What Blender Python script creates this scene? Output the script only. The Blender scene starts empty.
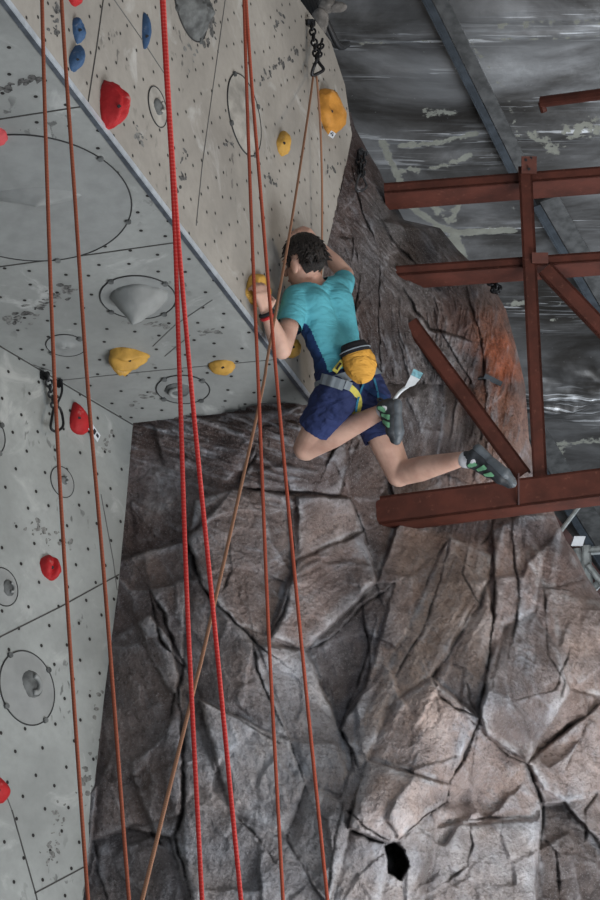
import bpy, bmesh, math, random
import numpy as np
from mathutils import Vector, Matrix
from mathutils.bvhtree import BVHTree
random.seed(7); rng = np.random.default_rng(11)
scene = bpy.context.scene
COL = scene.collection

# ------------------------------------------------------------------ camera
F = 2000.0                                   # focal length in pixels of the 600x900 frame
PITCH, ROLL = math.radians(22), math.radians(1.6)
CAM = np.array([0.0, 0.0, 1.6])
_fwd = np.array([0, math.cos(PITCH), math.sin(PITCH)])
_up0 = np.array([0, -math.sin(PITCH), math.cos(PITCH)])
_r0 = np.array([1.0, 0, 0])
_right = _r0*math.cos(ROLL) - _up0*math.sin(ROLL)
_up = _up0*math.cos(ROLL) + _r0*math.sin(ROLL)
ROT = np.stack([_right, _up, _fwd], axis=1)  # columns: right, up, forward
cd = bpy.data.cameras.new('camera'); cam = bpy.data.objects.new('camera', cd); COL.objects.link(cam)
M = Matrix([[*_right], [*_up], [*(-_fwd)]]).transposed().to_4x4(); M.translation = Vector(CAM)
cam.matrix_world = M
cd.sensor_fit = 'VERTICAL'; cd.sensor_height = 36; cd.lens = F*36/900; cd.clip_end = 200
scene.camera = cam

def W(p):                                    # viewing frame (right, up, forward) -> world
    return CAM + np.asarray(p, float) @ ROT.T
def WD(d):
    return np.asarray(d, float) @ ROT.T
def ray(px, py): return np.array([(px-300)/F, (450-py)/F, 1.0])
def K(px, py, d): return ray(px, py)*d
def P(px, py, d): return W(K(px, py, d))
def pix(w):
    c = (np.asarray(w)-CAM) @ ROT
    return 300+F*c[..., 0]/c[..., 2], 450-F*c[..., 1]/c[..., 2], c[..., 2]
class Plane:
    def __init__(s, n, c):
        n = np.asarray(n, float); l = np.linalg.norm(n); s.n = n/l; s.c = c/l
        s.nw = WD(s.n)
        if s.n[2] > 0: s.nw = -s.nw
        up = np.array([0, 0, 1.0]); t = up - s.nw*(up@s.nw)
        if np.linalg.norm(t) < .25: t = np.array([0, 1.0, 0]) - s.nw*s.nw[1]
        s.t = t/np.linalg.norm(t); s.s = np.cross(s.t, s.nw)
    def depth(s, px, py): return s.c/(s.n @ ray(px, py))
    def at(s, px, py, off=0): return W(ray(px, py)*s.depth(px, py)) + s.nw*off
# the three board planes of the climbing wall
S2, C2 = math.sin(math.radians(60)), math.cos(math.radians(60))
PL2 = Plane((0, S2, C2), 4.935)
A = K(133, 423, PL2.depth(133, 423)); D0 = K(0, 345, PL2.depth(0, 345))
B = K(314, 404, PL2.depth(314, 404)); C0 = K(5, 0, PL2.depth(5, 0))
def plane_through(e, n0, p):                 # tilt n0 so that direction e lies in the plane
    n0 = np.array(n0, float); n0[1] = -(n0[0]*e[0]+n0[2]*e[2])/e[1]; return Plane(n0, n0 @ p)
PL1 = plane_through(D0-A, (.81, 0, -.58), A)
PL3 = plane_through(C0-B, (.956, 0, -.366), B)

# ------------------------------------------------------------------ node helpers
class NT:
    def __init__(s, name):
        s.m = bpy.data.materials.new(name); s.m.use_nodes = True
        s.n = s.m.node_tree.nodes; s.l = s.m.node_tree.links
        s.b = s.n['Principled BSDF']
    def add(s, t, **kw):
        x = s.n.new(t)
        for k, v in kw.items(): setattr(x, k, v)
        return x
    def link(s, a, b): s.l.new(a, b)
    def setin(s, sock, v):
        if hasattr(v, 'links') or isinstance(v, bpy.types.NodeSocket): s.l.new(v, sock)
        else: sock.default_value = v
    def noise(s, vec, scale, detail=4, rough=.55, dist=0):
        x = s.add('ShaderNodeTexNoise'); x.inputs['Scale'].default_value = scale
        x.inputs['Detail'].default_value = detail; x.inputs['Roughness'].default_value = rough
        x.inputs['Distortion'].default_value = dist
        if vec is not None: s.link(vec, x.inputs['Vector'])
        return x.outputs['Fac']
    def ramp(s, v, a, b, lo=0., hi=1.):
        x = s.add('ShaderNodeMapRange'); x.clamp = True; x.interpolation_type = 'SMOOTHSTEP'
        s.setin(x.inputs[0], v)
        for i, q in enumerate((a, b, lo, hi)): x.inputs[i+1].default_value = q
        return x.outputs[0]
    def math(s, op, a, b=0.):
        x = s.add('ShaderNodeMath', operation=op); s.setin(x.inputs[0], a); s.setin(x.inputs[1], b); return x.outputs[0]
    def mix(s, f, a, b, blend='MIX'):
        x = s.add('ShaderNodeMix', data_type='RGBA', blend_type=blend)
        s.setin(x.inputs[0], f)
        for i, q in ((6, a), (7, b)):
            if isinstance(q, tuple): q = q if len(q) == 4 else (*q, 1)
            s.setin(x.inputs[i], q)
        return x.outputs[2]
    def coord(s, which='Object'): return s.add('ShaderNodeTexCoord').outputs[which]
    def mapping(s, vec, scale=(1, 1, 1), rot=(0, 0, 0)):
        x = s.add('ShaderNodeMapping'); x.inputs['Scale'].default_value = scale; x.inputs['Rotation'].default_value = rot
        s.link(vec, x.inputs['Vector']); return x.outputs[0]
    def attr(s, name, out='Color'):
        x = s.add('ShaderNodeAttribute'); x.attribute_name = name; return x.outputs[out]
    def bump(s, h, strength=.3, dist=.01):
        x = s.add('ShaderNodeBump'); x.inputs['Strength'].default_value = strength; x.inputs['Distance'].default_value = dist
        s.link(h, x.inputs['Height']); s.link(x.outputs[0], s.b.inputs['Normal'])
    def fin(s, col=None, rough=.6, metal=0., spec=.5):
        if col is not None:
            if isinstance(col, tuple): col = col if len(col) == 4 else (*col, 1)
            s.setin(s.b.inputs['Base Color'], col)
        s.setin(s.b.inputs['Roughness'], rough); s.b.inputs['Metallic'].default_value = metal
        s.b.inputs['Specular IOR Level'].default_value = spec
        return s.m
def srgb(r, g, b): return tuple(((c/255+.055)/1.055)**2.4 if c/255 > .04045 else c/255/12.92 for c in (r, g, b))

MAT = {}
def simple(name, c, rough=.6, metal=0., var=.15, scale=30, bump=0.):
    t = NT(name); co = t.coord(); n = t.noise(co, scale, 5)
    dark = tuple(x*(1-var*1.6) for x in c); lite = tuple(min(1, x*(1+var)) for x in c)
    col = t.mix(t.ramp(n, .3, .7), dark, lite)
    if bump: t.bump(t.noise(co, scale*3, 4), bump, .004)
    MAT[name] = t.fin(col, rough, metal); return MAT[name]

def board_material(name, base, dotscale=8.0, tilt=.5):
    t = NT(name); uv = t.coord('UV')
    big = t.noise(uv, 1.6, 6, .6, .4); fine = t.noise(uv, 26, 5, .6)
    c0 = tuple(x*.80 for x in base); c1 = tuple(min(1, x*1.14) for x in base)
    col = t.mix(t.ramp(big, .3, .7), c0, c1)
    col = t.mix(t.math('MULTIPLY', t.ramp(fine, .35, .75), .22), col, tuple(x*.6 for x in base))
    # rubbed chalk, pale smears
    ch = t.math('MULTIPLY', t.ramp(t.noise(uv, 3.2, 8, .62, 1.2), .56, .74), .42)
    col = t.mix(ch, col, (.62, .62, .60))
    # black rubber scuffs in clusters
    msk = t.ramp(t.noise(t.mapping(uv, (1, 1, 1), (0, 0, 1.1)), 2.3, 2, .5), .56, .68)
    sc = t.ramp(t.noise(t.mapping(uv, (1.0, .55, 1), (0, 0, .5)), 24, 3, .5, .3), .60, .66)
    col = t.mix(t.math('MULTIPLY', t.math('MULTIPLY', msk, sc), .62), col, (.035, .033, .032))
    # drilled t-nut holes
    v = t.add('ShaderNodeTexVoronoi', voronoi_dimensions='2D'); v.inputs['Scale'].default_value = dotscale
    v.inputs['Randomness'].default_value = .33; t.link(t.mapping(uv, (1, 1, 1), (0, 0, tilt)), v.inputs['Vector'])
    dot = t.ramp(v.outputs['Distance'], .056, .074, 1, 0)
    halo = t.ramp(v.outputs['Distance'], .05, .20, .16, 0)
    col = t.mix(halo, col, tuple(x*.4 for x in base))
    col = t.mix(dot, col, (.018, .016, .015))
    h = t.math('ADD', t.math('MULTIPLY', fine, .4), t.math('MULTIPLY', dot, -1.2))
    t.bump(h, .35, .006)
    MAT[name] = t.fin(col, .72, 0, .3); return MAT[name]
board_material('board_left', srgb(150, 153, 150))
board_material('board_under', srgb(144, 146, 143), tilt=.25)
board_material('board_upper', srgb(156, 151, 143), dotscale=9.0, tilt=.8)
simple('seam', (.05, .048, .045), .8)
simple('seam_soft', (.12, .12, .115), .8)
simple('alu', srgb(190, 196, 202), .45, .35, .12, 20)
simple('alu_dark', srgb(96, 102, 110), .45, .5, .2, 20)
simple('black_metal', (.022, .022, .024), .42, .6, .3, 60)
simple('steel_chain', srgb(84, 84, 86), .4, .85, .3, 80)
simple('foam_grey', srgb(112, 108, 104), .85, 0, .25, 25, .4)
simple('black_rubber', (.014, .014, .015), .6)
simple('tag_white', srgb(205, 210, 215), .6, 0, .05)
simple('tag_ink', (.01, .01, .018), .6)
simple('galv', srgb(96, 97, 97), .5, .35, .25, 14)
simple('galv_lip', srgb(70, 77, 84), .5, .3, .2, 14)
simple('stud_white', srgb(150, 156, 156), .55, .2, .2, 18)
simple('dark_red_steel', srgb(64, 30, 26), .6, 0, .25, 12)
simple('black_void', (.012, .012, .013), .9)
simple('insert_grey', srgb(138, 140, 138), .75, 0, .07, 12, .2)
simple('insert_warm', srgb(160, 156, 148), .75, 0, .18, 12, .3)
simple('insert_dark', srgb(92, 94, 93), .8, 0, .35, 16, .4)
simple('ring_line', (.03, .03, .03), .8)
simple('floor_mat', srgb(92, 92, 96), .9, 0, .2, 2)
simple('far_wall', (.030, .030, .033), .85, 0, .4, 3)

def hold_material(name, c):
    t = NT(name); co = t.coord(); n = t.noise(co, 14, 5, .6); f = t.noise(co, 90, 4)
    col = t.mix(t.ramp(n, .3, .75), tuple(x*.72 for x in c), c)
    col = t.mix(t.math('MULTIPLY', t.ramp(n, .60, .72), .30), col, (.62, .56, .5))
    t.bump(f, .5, .004); MAT[name] = t.fin(col, .68, 0, .35)
hold_material('hold_red', srgb(182, 36, 40)); hold_material('hold_blue', srgb(62, 92, 128))
hold_material('hold_yellow', srgb(204, 158, 74)); hold_material('hold_orange', srgb(204, 142, 60))
hold_material('hold_pink', srgb(200, 80, 84))

def steel_red():
    t = NT('red_oxide'); co = t.coord(); n = t.noise(co, 7, 7, .6); f = t.noise(t.mapping(co, (1, 1, 1)), 40, 4)
    col = t.mix(t.ramp(n, .3, .7), srgb(70, 36, 27), srgb(92, 48, 37))
    col = t.mix(t.math('MULTIPLY', t.ramp(f, .6, .75), .35), col, srgb(130, 84, 70))
    t.bump(f, .2, .003); MAT['red_oxide'] = t.fin(col, .6, 0, .35)
steel_red()

def rope_material(name, a, b, amt=.5):
    t = NT(name); uv = t.coord('UV')
    m = t.mapping(uv, (2, 120, 1), (0, 0, 0)); ch = t.add('ShaderNodeTexChecker'); ch.inputs['Scale'].default_value = 1
    x = t.add('ShaderNodeVectorMath', operation='ADD'); t.link(m, x.inputs[0])
    sep = t.add('ShaderNodeSeparateXYZ'); t.link(m, sep.inputs[0]); cmb = t.add('ShaderNodeCombineXYZ')
    t.link(t.math('ADD', sep.outputs[0], sep.outputs[1]), cmb.inputs[0]); t.link(t.math('SUBTRACT', sep.outputs[1], sep.outputs[0]), cmb.inputs[1])
    t.link(cmb.outputs[0], ch.inputs['Vector'])
    n = t.noise(t.mapping(uv, (1, 9, 1)), 1, 3)
    fac = t.math('MULTIPLY', ch.outputs['Fac'], amt)
    col = t.mix(fac, a, b); col = t.mix(t.math('MULTIPLY', t.ramp(n, .4, .7), .3), col, tuple(q*.6 for q in a))
    t.bump(ch.outputs['Fac'], .5, .002); MAT[name] = t.fin(col, .85, 0, .2)
rope_material('rope_rust', srgb(152, 86, 64), srgb(128, 68, 50))
rope_material('rope_red', srgb(206, 54, 50), srgb(222, 126, 116), .4)
rope_material('rope_brown', srgb(190, 98, 66), srgb(150, 72, 50))
rope_material('rope_vermilion', srgb(172, 86, 64), srgb(148, 68, 52))
rope_material('rope_tan', srgb(166, 124, 98), srgb(128, 88, 68))

def rock_material():
    t = NT('rock'); co = t.coord(); base = t.attr('tint')
    n1 = t.noise(co, 5, 8, .65, .6); n2 = t.noise(co, 34, 6, .65); n3 = t.noise(co, 130, 4, .6)
    col = t.mix(t.ramp(n1, .30, .72), t.mix(1., base, (.66, .63, .62), 'MULTIPLY'), t.mix(1., base, (1.16, 1.15, 1.14), 'MULTIPLY'))
    col = t.mix(t.math('MULTIPLY', t.ramp(n2, .50, .70), .62), col, t.mix(1., base, (.42, .38, .36), 'MULTIPLY'))
    col = t.mix(t.math('MULTIPLY', t.ramp(n3, .54, .68), .5), col, t.mix(.55, base, (.5, .5, .5)))
    st = t.noise(t.mapping(co, (9, 9, 1.6), (0, .5, 0)), 3.2, 5, .6, .8)
    col = t.mix(t.math('MULTIPLY', t.ramp(st, .60, .74), .35), col, t.mix(.4, base, (.46, .47, .50)))
    h = t.math('ADD', t.math('ADD', t.math('MULTIPLY', n2, .9), t.math('MULTIPLY', n3, .35)), t.math('MULTIPLY', n1, .8))
    t.bump(h, 1.0, .026); MAT['rock'] = t.fin(col, .82, 0, .3)
rock_material()

def foil_material():
    t = NT('foil'); co = t.coord(); pale = t.attr('pale', 'Fac'); uv = t.coord('UV')
    n = t.noise(t.mapping(uv, (.7, 1.3, 1)), 1.1, 6, .6, .6); n2 = t.noise(uv, 9, 6, .65); fold = t.attr('fold', 'Fac')
    st = t.noise(t.mapping(uv, (1.6, 22, 1), (0, 0, .06)), 1.3, 6, .6, .3)
    col = t.mix(t.ramp(n, .3, .72), (.055, .050, .045), (.36, .365, .37))
    stm = t.math('MULTIPLY', t.ramp(st, .50, .72), t.math('ADD', .07, t.math('MULTIPLY', fold, .85)))
    thin = t.math('MULTIPLY', t.ramp(t.noise(t.mapping(uv, (2.2, 40, 1), (0, 0, .05)), 1.0, 3, .5, .4), .58, .63), t.math('MULTIPLY', fold, .9))
    col = t.mix(stm, col, (.46, .48, .50)); col = t.mix(thin, col, (.80, .82, .84))  # fold glints and highlight streaks painted into the foil colour
    col = t.mix(t.math('MULTIPLY', t.ramp(t.noise(uv, 40, 3), .62, .72), t.ramp(n2, .5, .6, 0, .5)), col, (.4, .4, .4))
    pm = t.math('ADD', pale, t.math('MULTIPLY', t.math('SUBTRACT', t.noise(uv, 13, 6, .68), .5), 2.6)); pm = t.math('MULTIPLY', t.ramp(pm, .52, .70), t.ramp(pale, .04, .2))
    col = t.mix(pm, col, t.mix(n2, srgb(104, 104, 96), srgb(158, 160, 150)))
    r = t.mix(pm, (.42, .42, .42), (.9, .9, .9))
    t.bump(t.math('ADD', t.math('MULTIPLY', st, .12), t.math('MULTIPLY', n2, .35)), .35, .02)
    t.setin(t.b.inputs['Metallic'], t.math('SUBTRACT', .62, t.math('MULTIPLY', pm, .6)))
    t.setin(t.b.inputs['Base Color'], col); t.setin(t.b.inputs['Roughness'], r); MAT['foil'] = t.m
foil_material()

def skin_material():
    t = NT('skin'); co = t.coord(); n = t.noise(co, 9, 5); f = t.noise(co, 160, 3)
    col = t.mix(t.ramp(n, .3, .7), srgb(176, 138, 122), srgb(204, 166, 148))
    t.b.inputs['Subsurface Weight'].default_value = .08; t.b.inputs['Subsurface Radius'].default_value = (.02, .008, .005)
    t.bump(f, .1, .002); MAT['skin'] = t.fin(col, .55, 0, .35)
skin_material()
def cloth(name, c, var=.12, fold=.4):
    t = NT(name); co = t.coord(); n = t.noise(co, 6, 4); w = t.noise(t.mapping(co, (1, 1, 2.4), (.4, .5, 0)), 9, 3, .5, 1.1)
    col = t.mix(t.ramp(n, .3, .7), tuple(x*(1-var) for x in c), tuple(min(1, x*(1+var)) for x in c))
    t.bump(w, fold, .035); MAT[name] = t.fin(col, .82, 0, .25)
cloth('teal_cloth', srgb(84, 160, 172)); cloth('navy_panel', srgb(30, 54, 94)); cloth('navy_cloth', srgb(40, 50, 88), .25, .7)
cloth('grey_web', srgb(122, 130, 136), .1, .1); cloth('yellow_web', srgb(186, 176, 84), .1, .1); cloth('teal_cord', srgb(52, 120, 150), .1, .1)
cloth('bag_yellow', srgb(206, 152, 66), .15, .8); cloth('bag_black', (.02, .02, .022), .3, .3)
simple('shoe_grey', srgb(44, 47, 51), .6, 0, .25, 40, .3); simple('sole_grey', srgb(86, 92, 97), .5, 0, .2, 25, .2)
simple('shoe_green', srgb(104, 158, 120), .6); simple('sock_white', srgb(196, 196, 200), .85)
simple('band_red', srgb(170, 30, 34), .5); simple('eye_dark', (.02, .015, .012), .3); simple('lip', srgb(170, 96, 88), .5)
simple('brush_white', srgb(200, 204, 206), .5, 0, .05); simple('brush_teal', srgb(120, 168, 178), .8, 0, .2, 60, .5)
def hair_material():
    t = NT('hair'); co = t.coord(); n = t.noise(t.mapping(co, (1, 1, .35)), 120, 4, .6, .5)
    col = t.mix(t.ramp(n, .35, .7), (.007, .0055, .005), (.034, .026, .022)); t.bump(n, .9, .01)
    MAT['hair'] = t.fin(col, .55, 0, .35)
hair_material()

# ------------------------------------------------------------------ object helpers
def tag(o, label=None, cat=None, group=None, kind=None):
    if label: o['label'] = label
    if cat: o['category'] = cat
    if group: o['group'] = group
    if kind: o['kind'] = kind
    return o
def empty(name, loc):
    o = bpy.data.objects.new(name, None); COL.objects.link(o); o.location = Vector(loc); o.empty_display_size = .05
    return o
def wloc(o):
    v = Vector((0, 0, 0))
    while o is not None: v = v + o.location; o = o.parent
    return v
def mesh_obj(name, verts, faces, mats, parent=None, smooth=False, uv=None, fmat=None, origin=None):
    """verts in world space; the object's origin is its centre (or its parent's base)"""
    V = np.asarray(verts, float)
    if parent is None: o0 = V.mean(0) if origin is None else np.asarray(origin, float)
    else: o0 = np.array(wloc(parent))
    me = bpy.data.meshes.new(name); me.from_pydata((V-o0).tolist(), [], [list(map(int, f)) for f in faces])
    if isinstance(mats, str): mats = [mats]
    for m in mats: me.materials.append(MAT[m])
    if fmat is not None: me.polygons.foreach_set('material_index', np.asarray(fmat, np.int32))
    if smooth: me.polygons.foreach_set('use_smooth', np.ones(len(me.polygons), bool))
    if uv is not None:
        l = me.uv_layers.new(name='UVMap'); vi = np.zeros(len(me.loops), np.int32); me.loops.foreach_get('vertex_index', vi)
        l.data.foreach_set('uv', np.asarray(uv, np.float32)[vi].ravel())
    me.update(); ob = bpy.data.objects.new(name, me); COL.objects.link(ob)
    if parent is None: ob.location = Vector(o0)
    else: ob.parent = parent
    return ob
class MB:
    def __init__(s): s.v = []; s.f = []; s.m = []; s.uv = []
    def addmesh(s, v, f, m=0, uv=None):
        o = len(s.v); s.v += [tuple(x) for x in v]; s.f += [tuple(i+o for i in q) for q in f]; s.m += [m]*len(f)
        s.uv += list(uv) if uv is not None else [(0, 0)]*len(v)
    def build(s, name, mats, parent=None, smooth=False, origin=None):
        return mesh_obj(name, s.v, s.f, mats, parent, smooth, s.uv, s.m, origin)
    def box(s, c, ax, ay, az, m=0):          # centre + three half-axis vectors
        c, ax, ay, az = [np.asarray(q, float) for q in (c, ax, ay, az)]
        v = [c+i*ax+j*ay+k*az for k in (-1, 1) for j in (-1, 1) for i in (-1, 1)]
        s.addmesh(v, [(0, 2, 3, 1), (4, 5, 7, 6), (0, 1, 5, 4), (2, 6, 7, 3), (0, 4, 6, 2), (1, 3, 7, 5)], m)
    def tube(s, pts, r, n=8, m=0, closed=False, flat=None):
        pts = np.asarray(pts, float); N = len(pts)
        rr = np.full(N, r) if np.isscalar(r) else np.asarray(r, float)
        if closed: tan = np.roll(pts, -1, 0)-np.roll(pts, 1, 0)
        else: tan = np.gradient(pts, axis=0)
        tan /= np.linalg.norm(tan, axis=1)[:, None]+1e-12
        ref = np.array([0.3, .8, .1]); ref -= tan[0]*(ref@tan[0]); ref /= np.linalg.norm(ref)
        V = []; UV = []; acc = 0
        for i in range(N):
            ref = ref-tan[i]*(ref@tan[i]); ref /= np.linalg.norm(ref); b = np.cross(tan[i], ref)
            if i: acc += np.linalg.norm(pts[i]-pts[i-1])
            for k in range(n):
                a = 2*math.pi*k/n; V.append(pts[i]+rr[i]*(math.cos(a)*ref+math.sin(a)*b)); UV.append((k/n, acc))
        Fc = []
        for i in range(N if closed else N-1):
            j = (i+1) % N
            for k in range(n): Fc.append((i*n+k, i*n+(k+1) % n, j*n+(k+1) % n, j*n+k))
        if not closed: Fc += [tuple(range(n))[::-1], tuple((N-1)*n+k for k in range(n))]
        s.addmesh(V, Fc, m, UV)
    def strip(s, pts, width_dir, w, m=0, thick=.002, nd=None):
        pts = np.asarray(pts, float)
        for a, b in zip(pts[:-1], pts[1:]):
            e = b-a; wd = np.asarray(width_dir(a) if callable(width_dir) else width_dir); n = np.cross(e, wd); n /= np.linalg.norm(n)+1e-12
            wd = np.cross(n, e); wd /= np.linalg.norm(wd)
            s.box((a+b)/2, e/2*1.02, wd*w/2, n*thick/2, m)

def smooth_path(pts, n=40):
    """Catmull-Rom through points"""
    p = np.asarray(pts, float); p = np.vstack([2*p[0]-p[1], p, 2*p[-1]-p[-2]]); out = []
    for i in range(1, len(p)-2):
        k = max(2, n//(len(p)-3))
        for t in np.linspace(0, 1, k, endpoint=False):
            a, b, c, d = p[i-1:i+3]
            out.append(.5*((2*b)+(-a+c)*t+(2*a-5*b+4*c-d)*t*t+(-a+3*b-3*c+d)*t**3))
    out.append(p[-2]); return np.array(out)

# ------------------------------------------------------------------ numpy noise
def _h(ix, iy, seed):
    x = (ix.astype(np.int64)*374761393+iy.astype(np.int64)*668265263+seed*974711) & 0xffffffff
    x = ((x ^ (x >> 13))*1274126177) & 0xffffffff
    return ((x ^ (x >> 16)) & 0xffffff)/float(0xffffff)
def perlin(x, y, seed=0):
    ix, iy = np.floor(x), np.floor(y); fx, fy = x-ix, y-iy
    u, v = fx*fx*fx*(fx*(fx*6-15)+10), fy*fy*fy*(fy*(fy*6-15)+10)
    def g(a, b): t = _h(ix+a, iy+b, seed)*2*np.pi; return np.cos(t)*(fx-a)+np.sin(t)*(fy-b)
    return ((g(0, 0)*(1-u)+g(1, 0)*u)*(1-v)+(g(0, 1)*(1-u)+g(1, 1)*u)*v)*1.4
def fbm(x, y, seed=0, o=5, gain=.5):
    s = 0; a = 1; f = 1; tot = 0
    for i in range(o): s = s+a*perlin(x*f, y*f, seed+i*17); tot += a; a *= gain; f *= 2.03
    return s/tot
def ridged(x, y, seed=0, o=5, gain=.55):
    s = 0; a = 1; f = 1; tot = 0
    for i in range(o): s = s+a*(1-np.abs(perlin(x*f, y*f, seed+i*17))*1.6); tot += a; a *= gain; f *= 2.1
    return s/tot
def rbf(ctrl, vals, X, Y):
    c = np.array(ctrl, float)/100; v = np.array(vals, float); v = v if v.ndim > 1 else v[:, None]
    def U(r2): return .5*r2*np.log(r2+1e-9)
    n = len(c); d2 = ((c[:, None]-c[None])**2).sum(-1)
    Amat = np.zeros((n+3, n+3)); Amat[:n, :n] = U(d2)+np.eye(n)*.02
    Amat[:n, n] = 1; Amat[:n, n+1:] = c; Amat[n:, :n] = Amat[:n, n:].T
    w = np.linalg.solve(Amat, np.vstack([v, np.zeros((3, v.shape[1]))]))
    sh = X.shape; q = np.stack([X.ravel(), Y.ravel()], 1)/100; out = np.zeros((len(q), v.shape[1]))
    for i in range(0, len(q), 40000):
        r = q[i:i+40000]; dd = ((r[:, None]-c[None])**2).sum(-1)
        out[i:i+40000] = U(dd) @ w[:n]+w[n]+r @ w[n+1:]
    return out.reshape(*sh, -1)
def idw(ctrl, vals, X, Y, p=3.0):
    c = np.array(ctrl, float); v = np.array(vals, float); q = np.stack([X.ravel(), Y.ravel()], 1); out = np.zeros((len(q), v.shape[1]))
    for i in range(0, len(q), 40000):
        r = q[i:i+40000]; dd = ((r[:, None]-c[None])**2).sum(-1)+200.; w = dd**(-p/2); w /= w.sum(1, keepdims=True); out[i:i+40000] = w @ v
    return out.reshape(*X.shape, -1)

# ------------------------------------------------------------------ climbing wall boards
simple('scuff', (.10, .098, .094), .85, 0, .5, 60); simple('scuff_soft', srgb(116, 116, 113), .85, 0, .3, 60)
def board(name, plane, poly, mat, seams, soft=(), marks=()):
    mb = MB(); P3 = [plane.at(x, y) for x, y in poly]; o = plane.at(150, 300)
    uv = [((p-o)@plane.s, (p-o)@plane.t) for p in P3]
    mb.addmesh(P3, [tuple(range(len(P3)))], 0, uv)
    for lst, m, w in ((seams, 1, .006), (soft, 2, .004)):
        for ln in lst:
            pts = [plane.at(x, y, .0015) for x, y in ln]
            mb.strip(pts, np.cross(plane.nw, pts[1]-pts[0]), w, m, .002)
    for (x0, y0, x1, y1, n, spread, size, m) in marks:
        for k in range(n):
            f = random.random(); x, y = x0+(x1-x0)*f+random.gauss(0, spread), y0+(y1-y0)*f+random.gauss(0, spread*.7)
            c = plane.at(x, y, .0008+.00002*k); r1 = size*random.uniform(.3, 1.2); r2 = r1*random.uniform(.35, .8); a0 = random.gauss(.4, .5); u_, v_ = plane.s*math.cos(a0)+plane.t*math.sin(a0), plane.t*math.cos(a0)-plane.s*math.sin(a0)
            mb.addmesh([c+u_*r1*math.cos(q)*random.uniform(.6, 1.2)+v_*r2*math.sin(q)*random.uniform(.6, 1.2) for q in np.linspace(0, 2*math.pi, 9, endpoint=False)], [tuple(range(9))], m)
    ob = mb.build(name, [mat, 'seam', 'seam_soft', 'scuff', 'scuff_soft']); tag(ob, kind='structure'); return ob
e1 = lambda y: 5+(314-5)*y/404.
w1edge = [(133, 423), (126, 505), (118, 590), (105, 690), (95, 780), (83, 900), (60, 1090)]
board('wall_left', PL1, [(-260, 345-.5865*260), (0, 345)]+w1edge+[(-260, 1090)], 'board_left',
      [[(-60, 664), (0, 637), (60, 607), (118, 575)], [(-80, 310.0), (0, 346.5), (132, 424.5)], [(12, 811), (35, 892), (52, 960)], [(35, 893), (84, 867)]],
      [[(101, 495), (113, 560), (117, 590)], [(-30, 700), (12, 811)]],
      [(48, 862, 60, 800, 34, 4, .016, 4), (22, 525, 70, 545, 26, 6, .015, 4), (105, 450, 112, 430, 10, 3, .014, 4), (96, 690, 84, 800, 24, 4, .02, 4), (40, 520, 44, 540, 8, 4, .02, 4)])
board('wall_underside', PL2, [(133, 423), (314, 404), (e1(-160), -160), (-260, -160), (-260, 345-.5865*260)], 'board_under',
      [[(-60, 131), (0, 119), (84, 106)], [(-60, 276), (0, 266.5), (100, 253), (178, 242)]],
      [[(62, 380), (150, 371), (290, 358)], [(153, 346), (175, 325), (212, 300)], [(165, 356), (190, 335)], [(0, 350), (20, 360), (55, 372)]],
      [(12, 322, 74, 284, 30, 4, .022, 3), (12, 322, 74, 284, 22, 5, .026, 4), (0, 90, 42, 78, 16, 2.5, .022, 3), (126, 322, 168, 326, 22, 2.5, .018, 4), (200, 330, 222, 332, 12, 2, .02, 4), (130, 405, 150, 395, 12, 4, .02, 4), (85, 208, 120, 205, 10, 4, .02, 4)])
w3edge = [(314, 404), (317, 330), (326, 250), (341, 190), (352, 135), (345, 85), (331, 42), (300, 0), (255, -60), (190, -160)]
board('wall_upper', PL3, w3edge+[(e1(-160), -160)], 'board_upper',
      [[(103, 0), (96, 50), (88, 101)]], [[(232, -40), (225, 0), (211, 100), (202, 165), (196, 225)], [(107, -10), (140, 37), (165, 75)]],
      [(258, 82, 300, 46, 34, 3.5, .020, 3), (276, 30, 281, 14, 12, 2, .022, 3), (206, 50, 214, 0, 26, 3, .022, 3), (180, 190, 187, 150, 18, 2.5, .020, 3), (137, 125, 142, 145, 14, 2.5, .018, 4), (52, 40, 60, 0, 18, 3, .018, 3), (280, 185, 262, 175, 12, 4, .018, 3), (227, 146, 236, 140, 10, 3, .015, 3), (330, 175, 334, 165, 8, 2, .02, 3), (196, 30, 186, 70, 10, 6, .02, 4)])
# aluminium angle on the edge between the underside and the upper board
e_dir = W(B)-W(C0); e_dir /= np.linalg.norm(e_dir)
pa, pb = PL2.at(e1(-160), -160), W(B)
in2 = np.cross(e_dir, PL2.nw); in2 *= np.sign(in2 @ (PL2.at(100, 300)-pb)); in3 = np.cross(e_dir, PL3.nw); in3 *= np.sign(in3 @ (PL3.at(250, 100)-pb))
mb = MB(); mid = (pa+pb)/2; half = (pb-pa)/2
mb.box(mid+in2*.009+PL2.nw*.003, half, in2*.011, PL2.nw*.003, 1)
mb.box(mid+in3*.008+PL3.nw*.003, half, in3*.010, PL3.nw*.003, 0)
mb.box(mid+(PL2.nw+PL3.nw)*.003, half, in2*.003, in3*.003, 0)
for k in range(14):
    q = pa+(pb-pa)*(k+.5)/14; mb.tube([q+in2*.010+PL2.nw*.004, q+in2*.010+PL2.nw*.008], .005, 8, 1)
tag(mb.build('trim_1', ['alu', 'alu_dark']), kind='structure')
# dark corner line where the left board meets the underside is part of the boards (seams above)

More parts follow.
